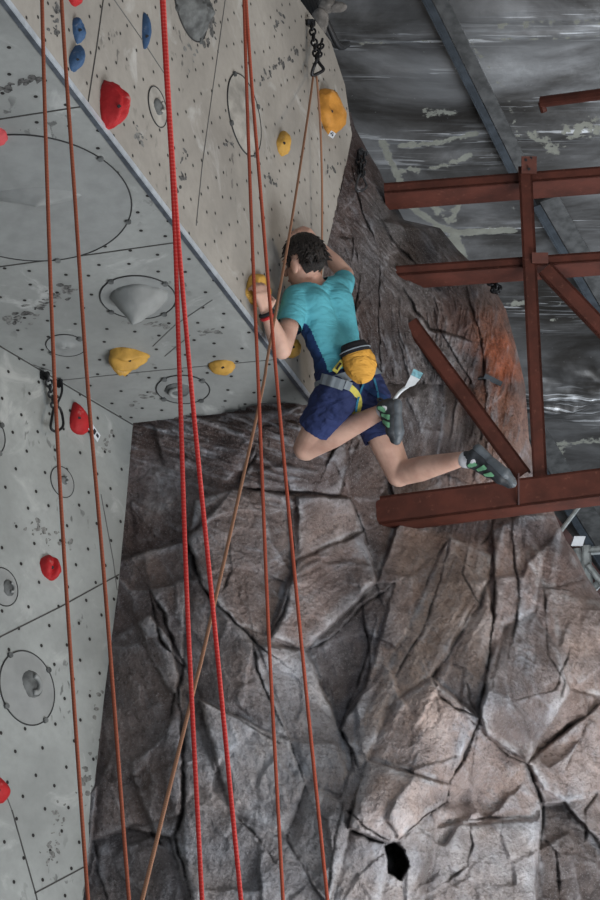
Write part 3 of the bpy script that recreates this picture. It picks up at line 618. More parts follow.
pale_line([(555, 445), (610, 440)], 4, .8); pale_line([(560, 450), (565, 470)], 4, .8); pale_line([(500, 150), (520, 240), (560, 300)], 3, .35); pale_line([(470, 40), (505, 90), (520, 140)], 4, .5)
at = roof.data.attributes.new('pale', 'FLOAT', 'POINT'); at.data.foreach_set('value', pale.astype(np.float32).ravel()); at = roof.data.attributes.new('fold', 'FLOAT', 'POINT'); at.data.foreach_set('value', np.clip(folds, 0, 1).astype(np.float32).ravel())
mb = MB(); mb.box((3, 19.2, 6), (22, 0, 0), (0, .1, 0), (0, 0, 7)); tag(mb.build('wall_right', 'far_wall'), kind='structure')
mb = MB(); mb.box((0, 6, -.1), (16, 0, 0), (0, 14, 0), (0, 0, .1)); tag(mb.build('floor', 'floor_mat'), kind='structure')

# ------------------------------------------------------------------ steel
UPW = np.array([0, 0, 1.0])
def member(name, parent, p0, p1, h, dp, mats='red_oxide', t=.012, side=None, flanges=(0, 1)):
    """channel: web facing the viewer (height h), flanges dp deep running away from the viewer"""
    p0, p1 = np.asarray(p0), np.asarray(p1); e = p1-p0; L = np.linalg.norm(e); e = e/L
    view = (p0+p1)/2-CAM; bk = view-e*(view@e); bk[2] = 0 if side is None else bk[2]; bk -= e*(bk@e); bk /= np.linalg.norm(bk); dn = np.cross(e, bk)
    if dn[2] > 0: dn = -dn
    mb = MB(); c = (p0+p1)/2
    mb.box(c+bk*t/2, e*L/2, dn*h/2, bk*t/2)
    if 1 in flanges: mb.box(c+bk*dp/2+dn*(h/2-t/2), e*L/2, dn*t/2, bk*dp/2)
    if 0 in flanges: mb.box(c+bk*dp/2-dn*(h/2-t/2), e*L/2, dn*t/2, bk*dp/2)
    return mb.build(name, mats, parent)
def td(py): return 9.85+(510-py)/323*.62       # depth of the upright truss frame by height in the photograph
truss = empty('steel_truss', P(532, 470, td(470)))
tag(truss, 'rust red steel roof truss of beams, upright post and diagonals beside the rock', 'steel truss')
member('beam', truss, P(376, 510.5, 9.93), P(720, 466.5, 9.80), .145, .14)
member('beam', truss, P(384, 188, 10.62), P(740, 160.5, 10.5), .060, .19)
member('beam', truss, P(396, 270.5, 10.45), P(740, 246, 10.3), .055, .17)
member('post', truss, P(525, 166, 10.53), P(540, 476, 9.93), .072, .07)
member('brace', truss, P(410, 322, 10.33), P(523, 474, 9.96), .080, .06)
member('brace', truss, P(545, 268, 10.36), P(700, 430, 10.0), .085, .06)
for gx, gy, w, h in ((529, 165, .040, .045), (540, 258, .042, .028)):
    mb = MB(); d = td(gy)-.01; mb.box(P(gx, gy, d), WD((w, 0, 0)), WD((0, h, 0)), WD((0, 0, .006))); mb.build('gusset_plate', 'red_oxide', truss)
for gx, gy in ((526, 160), (531, 158), (529, 169)): mb = MB(); mb.tube([P(gx, gy, td(gy)-.01), P(gx, gy, td(gy)-.03)], .008, 6); mb.build('bolt', 'black_metal', truss)
mb = MB(); mb.box(P(518.5, 489, 9.84), WD((.004, 0, 0)), WD((0, .078, 0)), WD((0, 0, .012))); mb.build('joint_plate', 'dark_red_steel', truss)
hg = MB(); hg.tube([P(541, 102, 11.6), P(700, 81, 11.2)], .033, 10); hg.tube([P(541, 102, 11.6), P(544, 112, 11.62)], .02, 8)
tag(hg.build('steel_pipe', 'red_oxide'), 'short dark red steel pipe below the foil roof at the upper right', 'pipe')
def purlin(p0, p1, wa, wb, label, off=.12):
    root = empty('roof_purlin', (p0+p1)/2); e = p1-p0; L = np.linalg.norm(e); e /= L; n = WD(RN); n /= np.linalg.norm(n); b = np.cross(e, n); b *= np.sign(b @ _right)
    mb = MB(); c = (p0+p1)/2
    mb.box(c+b*wa/2, e*L/2, b*wa/2, n*.008); mb.build('web', 'galv', root)
    mb = MB(); mb.box(c-b*wb/2-n*.03, e*L/2, b*wb/2, n*.004); mb.box(c-b*wb, e*L/2, b*.004, n*.05); mb.build('lip', 'galv_lip', root)
    tag(root, label, 'beam', 'roof purlins'); return root
def rp(x, y, o=.18): return W(K(x, y, roof_d(y))-RN*o)
purlin(rp(402, -80), rp(526, 172), .085, .045, 'long blue grey steel purlin crossing the foil roof above the truss')
purlin(rp(538, 182), rp(640, 360), .13, .05, 'wide blue grey steel purlin behind the upright post, running down right')
purlin(rp(513, 385, .3), rp(650, 610, .3), .16, .05, 'blue grey steel purlin showing between rock edge and post, lowest of the purlins')
# framing right of the rock
fr = empty('stud_frame', P(585, 555, 12.5)); tag(fr, 'pale metal stud frame with slanted brace behind the rock at right', 'metal frame')
mb = MB()
for a, b, w in (((586, 545), (590, 610), .035), ((577, 548), (581, 585), .03)):
    member('stud', fr, P(*a, 12.5), P(*b, 12.4), w*1.6, .05, 'stud_white')
member('rail', fr, P(584, 550, 12.5), P(640, 546, 12.4), .04, .05, 'stud_white')
member('brace', fr, P(588, 565, 12.45), P(612, 596, 12.4), .04, .03, 'stud_white')
member('brace', fr, P(590, 592, 12.45), P(616, 562, 12.4), .04, .03, 'stud_white')
cb = MB(); cb.box(P(578, 541, 12.35), WD((.035, 0, 0)), WD((.01, .03, 0)), WD((0, 0, .02))); cb.build('bracket', 'tag_white', fr)
st = MB(); st.tube([P(560, 532, 11.9), P(584, 500, 12.1)], .014, 8); tag(st.build('steel_rod', 'stud_white'), 'thin pale rod slanting behind the beam at the rock edge', 'rod')
st = MB(); p0, p1 = P(535, 505, 12.6), P(640, 640, 12.6); e = p1-p0; L = np.linalg.norm(e); e /= L; st.box((p0+p1)/2, e*L/2, np.cross(e, _fwd)*.06, _fwd*.04); tag(st.build('angle_iron', 'dark_red_steel'), 'dark red angle iron sloping down right behind the rock edge', 'steel bar')
st = MB(); st.tube([P(522, 456, 11.2), P(530, 470, 11.2)], .022, 10); tag(st.build('pipe_stub', 'stud_white'), 'short white tube between brace and post just above the lower beam', 'pipe')
bh = empty('rock_bracket', P(494, 378, rock_depth(494, 378)))
tag(bh, 'grey metal bracket lying across the orange streak of the rock', 'bracket')
mb = MB(); d = rock_depth(494, 378)-.03; mb.box(P(493, 380, d), WD((.045, -.022, 0)), WD((.006, .012, 0)), WD((0, 0, .01))); mb.build('plate', 'galv_lip', bh)
mb = MB(); mb.tube([P(468, 381, d), P(482, 378, d), P(489, 379, d)], .009, 8); mb.build('arm', 'black_metal', bh)

# ------------------------------------------------------------------ ropes
def path(pts, da, db, n=90):
    p = smooth_path([(x, y) for x, y in pts], n); y0, y1 = pts[0][1], pts[-1][1]; L = np.r_[0, np.cumsum(np.hypot(*np.diff(p, axis=0).T))]; t = L/L[-1]
    inv = (1-t)/da+t/db; Q = [P(x, y, 1/q) for (x, y), q in zip(p, inv)]
    if pts[-1][1] > 1000:                     # the free end hangs on down to the floor
        z0 = Q[-1][2]; Q += [Q[-1]+np.array([0, 0, -z0*k/6+.012*k/6]) for k in range(1, 7)]
    return np.array(Q)
def rope(label, mat, strands, r, group=None):
    if len(strands) == 1:
        mb = MB(); mb.tube(strands[0], r, 8); o = mb.build('climbing_rope', mat, None, True)
    else:
        o = empty('climbing_rope', strands[0][-1])
        for s in strands: mb = MB(); mb.tube(s, r, 8); mb.build('rope_strand', mat, o, True)
    tag(o, label, 'rope', group or 'climbing ropes'); return o
rope('rust orange rope hanging furthest left, in front of the left board', 'rope_rust', [path([(35, -330), (42, 0), (47.7, 200), (55, 390), (67, 600), (88, 900), (104, 1100)], 5.2, 4.9)], .0052)
rope('rust orange rope second from the left, passing the tagged red hold', 'rope_rust', [path([(44, -330), (61.5, 0), (75, 200), (88, 390), (106, 600), (129, 900), (146, 1100)], 5.2, 4.8)], .0052)
rope('bright red flecked rope of two strands hanging in front of the rock', 'rope_red',
     [path([(147, -330), (162, 0), (173.5, 200), (180, 390), (187.5, 610), (202, 900), (213, 1100)], 4.5, 4.2), path([(149, -330), (163.5, 0), (175.5, 200), (192, 395), (214, 620), (241, 900), (262, 1100)], 4.5, 4.2)], .0054)
rope('orange red rope of two strands passing in front of the climber', 'rope_vermilion',
     [path([(236, -330), (244, 0), (251, 210), (259, 400), (269, 640), (283, 900), (294, 1100)], 6.0, 5.2), path([(230, -330), (246, 0), (262.5, 215), (278.5, 400), (301, 640), (327.5, 900), (348, 1100)], 6.0, 5.2)], .0052)
dan = 10.02
tan_l = path([(313.5, 74), (308, 115), (295, 200), (285, 260), (268, 355), (258, 410), (206, 640), (192, 697), (142, 900), (94, 1100)], dan, 4.4, 120)
tan_r = path([(316.5, 74), (320, 120), (322, 180), (322, 240), (321, 285)], dan, 9.66, 40); tan_r[:2] = [P(315.5, 73.5, dan), P(317, 80, dan-.01)]
rope('tan rope running from the roof carabiner past the climber down to the lower left', 'rope_tan', [tan_l, tan_r], .0056)

# chains and carabiners
def link_pts(c, ax, sd, L, w):
    return [c+ax*(L*math.cos(a))+sd*(w*math.sin(a)) for a in np.linspace(0, 2*math.pi, 14, endpoint=False)]
def chain(parent, p0, p1, n, mat='steel_chain', r=.006, w=.016):
    e = p1-p0; L = np.linalg.norm(e); e /= L; a = np.cross(e, [.2, 1, .1]); a /= np.linalg.norm(a); b = np.cross(e, a)
    for i in range(n):
        mb = MB(); mb.tube(link_pts(p0+e*L*(i+.5)/n, e, a if i % 2 else b*.9+a*.45, L/n*.62, w), r, 6, 0, True); mb.build('chain_link', mat, parent, True)
def loop(parent, name, pts, r, mat):
    mb = MB(); p = smooth_path(list(pts)+[pts[0]], 36)[:-1]; mb.tube(p, r, 8, 0, True); return mb.build(name, mat, parent, True)
an = empty('chain_anchor', P(312, 24, 10.15)); tag(an, 'dark chain anchor with triangular carabiner at the top of the upper board', 'chain anchor', 'chain anchors')
chain(an, P(311.5, 24, 10.12), P(317, 61, dan), 7, 'black_metal', .0058, .015); chain(an, P(322, 40, 10.15), P(317.5, 61, dan), 5, 'black_metal', .0058, .015)
loop(an, 'carabiner', [P(x, y, dan-.01*i) for i, (x, y) in enumerate([(317, 60), (320, 64), (323.5, 69.5), (319, 73), (312.5, 75.5), (312.5, 71), (315, 64)])], .0085, 'black_metal')
mb = MB(); mb.tube([P(310, 20, 10.14), P(310, 26, 10.14)], .03, 8); mb.build('hanger', 'black_metal', an)
a2 = empty('chain_anchor', PL1.at(42, 376)); tag(a2, 'short dark chain and carabiner hanging on the left board beside red hold', 'chain anchor', 'chain anchors')
q = lambda x, y, o: PL1.at(x, y, o)
mb = MB(); mb.box(q(42, 376, .008), PL1.s*.014, PL1.t*.018, PL1.nw*.008); mb.tube([q(42, 376, .0), q(42, 376, .04)], .012, 8); mb.build('hanger', 'black_metal', a2)
chain(a2, q(42.5, 377, .03), q(49, 410, .04), 6, 'steel_chain', .006, .016)
mb = MB(); mb.box(q(58, 384, .012), PL1.s*.007, PL1.t*.018, PL1.nw*.012); mb.tube(smooth_path([q(58, 384, .025), q(57, 395, .03), q(51, 408, .035)], 12), .0055, 6); mb.build('sling', 'bag_black', a2)
loop(a2, 'carabiner', [q(x, y, .05) for x, y in ((49, 409), (53, 413), (55.5, 425), (54, 431), (48, 434.5), (43, 431), (44, 422), (46, 412))], .0065, 'black_metal')
d = 10.5; a3 = empty('chain_anchor', P(362, 152, d)); tag(a3, 'chain and silver carabiner hanging on the rock beside the upper board edge', 'chain anchor', 'chain anchors')
def q3(x, y): return P(x, y, min(rock_depth(x, y), 10.75)-.08)
mb = MB(); mb.tube([P(361, 150, 10.9), q3(361, 152)], .016, 8); mb.tube([P(366, 153, 10.9), q3(365, 154)], .014, 8); mb.build('hanger', 'black_metal', a3)
chain(a3, q3(358, 153), q3(361, 176), 4, 'black_metal', .0055, .014); chain(a3, q3(364, 155), q3(362, 176), 4, 'black_metal', .0055, .014)
loop(a3, 'carabiner', [q3(x, y) for x, y in ((361, 174), (364.5, 180), (366.5, 187), (361, 191), (356, 190), (356.5, 184), (358.5, 177))], .0062, 'steel_chain')
a4 = empty('chain_anchor', P(494, 279, 10.9)); tag(a4, 'small black chain at the rock top beside the upright post', 'chain anchor', 'chain anchors')
chain(a4, P(490, 276, 10.75), P(497, 291, 10.75), 4, 'black_metal', .009, .028); loop(a4, 'carabiner', [P(x, y, 10.75) for x, y in ((495, 283), (499, 287), (498, 293), (494, 290))], .009, 'black_metal')
# padding and cables at the top end of the upper board
mb = MB()
for i, (x, y, r1, r2) in enumerate(((320, 22, .045, .06), (328, 5, .05, .03), (337, 7, .05, .022))):
    bm = bmesh.new(); bmesh.ops.create_icosphere(bm, subdivisions=3, radius=1)
    V = np.array([v.co[:] for v in bm.verts]); V *= (1+.25*fbm(V[:, 0]*1.6+i*9, V[:, 1]*1.6+V[:, 2], 301, 3))[:, None]
    V = np.array([P(x, y, 10.45)+WD((a*r1, b*r2*1.3, c*.05)) for a, b, c in V]); fcs = [[v.index for v in f.verts] for f in bm.faces]; bm.free()
    o = mesh_obj('foam_pad', V, fcs, 'foam_grey' if i == 0 else 'tag_white' if 0 else 'foam_grey', smooth=True)
    tag(o, ['grey wedge shaped foam block above the roof chain anchor', 'pale curled foam strip at the top edge, nearest the board', 'thin pale foam strip tip pointing right at the top edge'][i], 'foam block', 'foam scraps by the roof anchor')
mb = MB()
for k in range(5):
    mb.tube(smooth_path([P(296+k*3, -40, 10.7), P(304+k*3, 0, 10.6), P(312+k*3.5+random.uniform(-2, 2), 22, 10.6), P(323+k*4, 40+k*1.5, 10.7), P(336+k*3, 44, 10.9)], 24), .018, 6)
tag(mb.build('cable_bundle', 'black_rubber', None, True), 'black cables bundled over the top edge of the upper board', 'cable')

# ------------------------------------------------------------------ holds and inserts
def ico(sub=4):
    bm = bmesh.new(); bmesh.ops.create_icosphere(bm, subdivisions=sub, radius=1); V = np.array([v.co[:] for v in bm.verts]); Fc = [[v.index for v in f.verts] for f in bm.faces]; bm.free(); return V, Fc
ICO4, ICOF4 = ico(4)
def n3(V, s, seed, o=4): return (fbm(V[:, 0]*s+7.1, V[:, 1]*s+V[:, 2]*s*.7, seed, o)+fbm(V[:, 1]*s-3.3, V[:, 2]*s+V[:, 0]*s*.6, seed+5, o))*.5
def unit(v): v = np.asarray(v, float); return v/np.linalg.norm(v)
def hold(px, py, plane, hs, ht, pr, mat, label, rot=0, seed=1, shape=None, group=None, lump=.25, name='climbing_hold', parts=True):
    """hs, ht: half sizes along the board (m); pr: how far it stands out"""
    base = plane.at(px, py); c, s_ = math.cos(rot), math.sin(rot); S = plane.s*c+plane.t*s_; T = plane.t*c-plane.s*s_
    V = ICO4.copy(); z = V[:, 2]; V = V*(1+lump*n3(V, 1.3, seed)+lump*.35*n3(V, 3.5, seed+50))[:, None]
    if shape: V = shape(V)
    zz = np.where(z < 0, V[:, 2]*.12, V[:, 2]); Wp = base+np.outer(V[:, 0]*hs, S)+np.outer(V[:, 1]*ht, T)+np.outer(zz*pr, plane.nw)
    root = empty(name, base); mesh_obj('grip_body', Wp, ICOF4, mat, root, True)
    # mounting bolt at the highest visible middle
    out_ = unit(unit(CAM-base)+plane.nw*.5); loc = np.array([out_@S, out_@T, out_@plane.nw]); k = int(np.argmax((V/np.linalg.norm(V, axis=1)[:, None])@loc)); b0 = Wp[k]; bn = out_
    mb = MB(); mb.tube([b0-bn*.02, b0+bn*.0012], .0075, 8); mb.build('bolt', 'black_metal', root)
    tag(root, label, 'climbing hold', group or 'coloured climbing holds on the boards'); return root, S, T
def add_tag(root, p, ax, ay, nrm, blots):
    mb = MB(); mb.box(p, ax, ay, nrm*.001, 0)
    o = mb.build('grade_tag', 'tag_white', root); o['label'] = 'white tag with dark printed symbols'
    mb = MB()
    for a, b, w, h in blots:
        for m in (0,): mb.box(p+ax*a+ay*b+nrm*.0018, ax*w, ay*h, nrm*.0008)
    mb.build('print', 'tag_ink', o)
# ridged shapes
def ridges(k, a): return lambda V: V*np.stack([1+0*V[:, 0], 1+0*V[:, 0], 1+a*np.sin(V[:, 0]*k+V[:, 1]*1.5)], 1)
def wedge(V): V = V.copy(); V[:, 0] *= (1-.35*V[:, 1]); V[:, 2] *= (1.0-.5*V[:, 1]); return V
def jug(V): V = V.copy(); V[:, 2] *= 1-.45*np.exp(-((V[:, 1]-.35)**2+V[:, 0]**2)*7); return V
def drop(V): V = V.copy(); V[:, 0] *= np.clip(.62-.42*V[:, 1], .1, 1.2)*1.25; return V
def taper(V): V = V.copy(); f = np.clip(1+.42*V[:, 0], .3, 1.5); V[:, 1] *= f; V[:, 2] *= f*(1-.35*np.abs(np.sin(V[:, 1]*4+V[:, 0]))); return V
RH = 'red climbing holds'; YH = 'yellow climbing holds'; BH = 'blue climbing holds'
hold(106, 106, PL3, .052, .102, .088, 'hold_red', 'large lumpy red hold on the upper board above the metal edge', .1, 3, lambda V: ridges(7, .22)(V), lump=.28)
hold(76, 31, PL3, .028, .050, .040, 'hold_blue', 'upper of two small blue holds at the top left of the upper board', .3, 12, jug)
hold(73.5, 58, PL3, .032, .066, .045, 'hold_blue', 'lower of two small blue holds at the top left of the upper board', -.2, 15, drop)
hold(144, 31, PL3, .018, .085, .032, 'hold_blue', 'tall narrow blue hold near the top of the upper board beside the red rope', .05, 21)
hold(72, -2, PL3, .04, .03, .04, 'hold_red', 'red hold cut off by the top edge above the blue holds', 0, 31)
hold(-3.5, 135, PL2, .045, .05, .04, 'hold_pink', 'pinkish red hold at the left edge on the underside panel', 0, 33)
r, S, T = hold(326, 112, PL3, .12, .115, .100, 'hold_orange', 'large yellow orange hold with white tag at the top right of the upper board', 0, 41, lambda V: V*np.stack([1+0*V[:, 0], 1-.0*V[:, 0], 1-.5*np.exp(-((V[:, 1]+.1)**2+(V[:, 0]+.5)**2)*5)], 1), lump=.35)
add_tag(r, P(332, 134.5, d3(326, 134)-.08), WD((.012, -.008, 0)), WD((.008, .013, 0)), WD((0, 0, -1.)), [(-.4, .1, .25, .25), (.3, -.1, .22, .3), (.0, .6, .3, .12)])
hold(280.5, 143, PL3, .05, .066, .050, 'hold_yellow', 'small yellow drop shaped hold on the upper board left of the large orange hold', -.1, 45, drop)
r, S, T = hold(256, 290, PL3, .13, .070, .050, 'hold_yellow', 'yellow hold gripped by the climber with his left hand', .5, 52, jug, lump=.35)
add_tag(r, P(261.5, 312.5, 8.93), WD((.011, -.008, 0)), WD((.006, .012, 0)), WD((0, 0, -1.)), [(-.2, .1, .3, .3), (.4, -.3, .2, .25)])
hold(289, 348, PL3, .05, .048, .060, 'hold_yellow', 'small yellow hold half hidden behind the bent elbow of the climber', .3, 55)
hold(297, 239, PL3, .05, .035, .055, 'hold_orange', 'small orange hold under the raised right hand of the climber', .2, 58)
hold(129, 356, PL2, .092, .075, .085, 'hold_yellow', 'large ridged yellow hold on the underside panel left of the red ropes', 0, 61, taper, lump=.3)
hold(223, 367, PL2, .058, .062, .04, 'hold_yellow', 'smaller yellow wedge hold on the underside panel right of the red ropes', .2, 64, wedge)
r, S, T = hold(77.5, 419, PL1, .072, .078, .05, 'hold_red', 'red teardrop hold with white tag on the left board below the corner', .35, 71, lambda V: drop(V), lump=.15)
add_tag(r, PL1.at(89, 433, .03), PL1.s*.035-PL1.t*.028, PL1.s*.010+PL1.t*.02, PL1.nw, [(-.5, 0, .2, .4), (.1, .2, .2, .4), (.1, -.4, .16, .2), (.65, .1, .2, .35)])
rr_, S, T = hold(49, 568, PL1, .055, .058, .05, 'hold_red', 'red two lobed hold low on the left board', .2, 75, lambda V: V*np.stack([1+0*V[:, 0], 1+0*V[:, 0], 1-.75*np.exp(-((V[:, 0]-V[:, 1]*.4)*5)**2)], 1), lump=.25)
hold(-4, 791, PL1, .06, .055, .05, 'hold_red', 'red hold cut off by the left edge low on the left board', 0, 79)

def insert(px, py, plane, rad, mat, label, relief=(0, 0, .4, .3, .04), seed=1, pocket=None, lump=None, squash=1., nb=4, rot=0., ring=.0032, flush=.003):
    c = plane.at(px, py); S, T = plane.s*math.cos(rot)+plane.t*math.sin(rot), plane.t*math.cos(rot)-plane.s*math.sin(rot); T = T*squash
    root = empty('round_insert', c); tag(root, label, 'panel insert', 'round inserts on the boards')
    # smooth disc with soft relief, as a polar grid
    nr, na = 36, 72; R = np.linspace(0, 1, nr); Aa = np.linspace(0, 2*math.pi, na, endpoint=False); rg, ag = np.meshgrid(R, Aa, indexing='ij'); x, y = rg*np.cos(ag), rg*np.sin(ag)
    a, b, ra, rb, h = relief; q_ = ((x-a)/ra)**2+((y-b)/rb)**2
    z = h*np.exp(-q_**1.3)*(1+.35*fbm(x*3+seed, y*3, seed, 3))-h*.8*np.exp(-(((x-a-.1*ra)/(ra*.4))**2+((y-b-.25*rb)/(rb*.35))**2))
    z = z*np.clip((1-rg)*5, 0, 1)+flush
    V = c+np.outer((x*rad).ravel(), S)+np.outer((y*rad).ravel(), T)+np.outer(z.ravel(), plane.nw)
    fs = [(i*na+j, (i+1)*na+j, (i+1)*na+(j+1) % na, i*na+(j+1) % na) for i in range(nr-1) for j in range(na)]
    mesh_obj('face_plate', V, fs, mat, root, True)
    mb = MB(); mb.tube([c+S*rad*math.cos(t)+T*rad*math.sin(t)+plane.nw*flush for t in Aa], ring, 6, 0, True); mb.build('ring_seam', 'ring_line', root, True)
    if pocket:                                   # dark dome with the hollow's shade in its colour, and a raised pale lip
        a, b, ra, rb = pocket; V = ICO4*(1+.22*n3(ICO4, 1.6, seed+3))[:, None]; z = np.where(V[:, 2] < 0, .05*V[:, 2], V[:, 2])
        mesh_obj('pocket', c+np.outer((a+V[:, 0]*ra)*rad, S)+np.outer((b+V[:, 1]*rb)*rad, T)+np.outer(z*.018+flush, plane.nw), ICOF4, 'insert_dark', root, True)
        mb = MB(); mb.tube(smooth_path([c+S*(a+ra*.55*math.cos(q))*rad+T*(b+rb*.55*math.sin(q))*rad+plane.nw*(.020+flush) for q in np.linspace(-1.6, 1.5, 7)], 24), rad*.075, 8); mb.build('pocket_lip', mat, root, True)
    if lump:                                     # moulded pointed lump standing out of the plate
        a, b, ws, wt, h, lean = lump; V = ICO4*(1+.28*n3(ICO4, 1.5, seed+7)+.06*n3(ICO4, 5, seed+8))[:, None]; z = np.where(V[:, 2] < 0, .05*V[:, 2], V[:, 2]); f = np.clip(1-.72*np.clip(z, 0, 2), .12, 1)
        mesh_obj('moulded_lump', c+np.outer(a*rad+V[:, 0]*ws*f+lean*z, S)+np.outer(b*rad+V[:, 1]*wt*f, T)+np.outer(z*h, plane.nw), ICOF4, mat, root, True)
    for k in range(nb):
        t = .7+2*math.pi*k/nb; p = c+S*rad*math.cos(t)+T*rad*math.sin(t); mb = MB(); mb.tube([p, p+plane.nw*.012], .013, 8); mb.build('bolt', 'insert_dark', root)
    return root
insert(27, 688, PL1, .162, 'insert_grey', 'grey round insert with moulded pocket, lowest on the left board', (0, 0, .55, .5, .012), 4, pocket=(.12, .1, .42, .42))
insert(62, 482, PL1, .074, 'insert_grey', 'small faint round insert in the middle of the left board', (0, .1, .45, .4, .01), 6, pocket=(.05, .1, .34, .3), nb=0, ring=.0022)
insert(3, 587, PL1, .085, 'insert_grey', 'round insert with dark pocket at the left edge below the red hold', (.15, 0, .5, .5, .01), 8, pocket=(.3, 0, .45, .45), nb=0, ring=.0026)
insert(-12, 434, PL1, .10, 'insert_grey', 'round insert cut off by the left edge near the chain', (0, 0, .4, .3, .02), 9)
insert(138, 297, PL2, .165, 'insert_grey', 'round insert with pointed grey lump on the underside panel', (0, 0, .5, .5, .01), 14, lump=(-.06, -.05, .125, .10, .15, .022))
insert(183, 389, PL2, .125, 'insert_grey', 'round insert with dark moulded pocket on the underside panel behind the red ropes', (.15, .1, .5, .5, .01), 17, pocket=(.2, .0, .5, .5))
insert(28, 200, PL2, .42, 'insert_grey', 'very large round insert with long shadowed bulge at the left of the underside panel', (-.16, -.20, .48, .16, .012), 19, squash=1.0, nb=6, lump=(-.10, -.10, .20, .065, .06, .0))
insert(66, 345, PL2, .09, 'insert_grey', 'faint small round insert on the underside panel above the chain', (0, 0, .4, .3, .015), 20, nb=2, ring=.0022)
insert(244, 115, PL3, .19, 'insert_warm', 'tall looking round insert in the middle of the upper board', (-.1, -.1, .6, .6, .03), 23)
insert(157, 107, PL3, .085, 'insert_warm', 'small round insert with dark hole on the upper board beside the red rope', (0, 0, .4, .4, .005), 25, pocket=(0, 0, .45, .42), nb=0, ring=.0026)
insert(190, 3, PL3, .17, 'insert_dark', 'dark grey moulded insert at the top edge of the upper board', (0, 0, .75, .7, .10), 27)

exec_person = True
# ------------------------------------------------------------------ climber
def capsule(a, b, ra, rb, n=20, m=7):
    a, b = np.asarray(a, float), np.asarray(b, float); e = b-a; L = np.linalg.norm(e); e = e/L if L > 1e-6 else np.array([0, 0, 1.0])
    r = np.array([.31, .77, .2]); r -= e*(r@e); r /= np.linalg.norm(r); s = np.cross(e, r); V = []; rings = []
    for k in range(m): t = -math.pi/2+math.pi/2*(k+.02)/(m-1); rings.append((a+e*ra*math.sin(t), ra*math.cos(t)))
    for k in range(m): t = math.pi/2*k/(m-1)*.999; rings.append((b+e*rb*math.sin(t), rb*math.cos(t)))
    for c, rad in rings:
        for j in range(n): q_ = 2*math.pi*j/n; V.append(c+rad*(math.cos(q_)*r+math.sin(q_)*s))
    Fc = []; R = len(rings)
    for i in range(R-1):
        for j in range(n): Fc.append((i*n+j, i*n+(j+1) % n, (i+1)*n+(j+1) % n, (i+1)*n+j))
    Fc += [tuple(range(n))[::-1], tuple((R-1)*n+j for j in range(n))]; return V, Fc
def ellipsoid(c, ax, ay, az):
    V, Fc = ico(4) if 0 else (ICO4, ICOF4); return [np.asarray(c)+v[0]*np.asarray(ax)+v[1]*np.asarray(ay)+v[2]*np.asarray(az) for v in V], Fc
def blend(shapes, voxel, smooth_it=4, fac=.5):
    """union of closed shapes -> one continuous smooth surface (verts, faces)"""
    mb = MB()
    for v, f in shapes: mb.addmesh(v, f)
    me = bpy.data.meshes.new('tmp'); me.from_pydata([tuple(x) for x in mb.v], [], mb.f); ob = bpy.data.objects.new('tmp', me); COL.objects.link(ob)
    md = ob.modifiers.new('r', 'REMESH'); md.mode = 'VOXEL'; md.voxel_size = voxel
    sm = ob.modifiers.new('s', 'SMOOTH'); sm.iterations = smooth_it; sm.factor = fac
    dg = bpy.context.evaluated_depsgraph_get(); ev = ob.evaluated_get(dg); m2 = bpy.data.meshes.new_from_object(ev)
    V = np.array([v.co[:] for v in m2.vertices]); Fc = [list(p.vertices) for p in m2.polygons]
    bpy.data.objects.remove(ob); bpy.data.meshes.remove(m2); bpy.data.meshes.remove(me); return V, Fc
def cut(V, Fc, planes):
    """planes: (point, normal, region test) - removes what lies on the normal's side"""
    bm = bmesh.new(); vs = [bm.verts.new(v) for v in V]; [bm.faces.new([vs[i] for i in f]) for f in Fc]
    for p, n, test in planes:
        fs = [f for f in bm.faces if test is None or test(np.array(f.calc_center_median()))]
        geom = set(fs); [geom.update(f.verts) for f in fs]; [geom.update(f.edges) for f in fs]
        bmesh.ops.bisect_plane(bm, geom=list(geom), plane_co=Vector(p), plane_no=Vector(n), clear_outer=True)
    bm.verts.index_update(); V2 = np.array([v.co[:] for v in bm.verts]); F2 = [[v.index for v in f.verts] for f in bm.faces]; bm.free(); return V2, F2
def unit(v): v = np.asarray(v, float); return v/np.linalg.norm(v)
J = {k: P(*v) for k, v in dict(
    pelvis=(347, 384, 9.14), waist=(339, 358, 9.15), lsh=(296, 299, 9.10), rsh=(341, 288, 9.30), lel=(282, 350, 8.90), lwr=(267, 314, 8.86), lhd=(261, 298, 8.88),
    rel=(346, 274, 9.46), rwr=(318, 245, 9.52), rhd=(306, 235, 9.52), neck=(316, 288, 9.22), head=(303, 261, 9.18), lhip=(338, 393, 9.08), rhip=(365, 392, 9.18), lkn=(306, 448, 9.27), lan=(383, 411, 9.02),
    rkn=(399, 474, 9.14), ran=(462, 459, 8.90)).items()}
person = empty('person', J['pelvis']); tag(person, 'climber in teal shirt and navy shorts hanging by his arms on the upper board', 'person')
fdir = unit(WD((-.80, -.18, .58))); hup = unit(WD((-.05, 1, -.05))); hup = unit(hup-fdir*(hup@fdir)); hl = unit(WD((-.58, 0, -.80))); hl = unit(hl-fdir*(hl@fdir)-hup*(hl@hup))
def torso(r):
    return [capsule(P(311, 306, 9.12), P(331, 356, 9.13), .078+r, .072+r), capsule(P(334, 302, 9.22), P(344, 356, 9.18), .078+r, .070+r), capsule(P(322, 300, 9.24), P(336, 350, 9.22), .075+r, .07+r),
            capsule(P(303, 297, 9.12), P(336, 289, 9.26), .052+r, .052+r), capsule(P(331, 356, 9.13), P(340, 384, 9.11), .075+r, .09+r), capsule(P(344, 356, 9.18), P(359, 384, 9.17), .068+r, .092+r)]
hc = J['head']
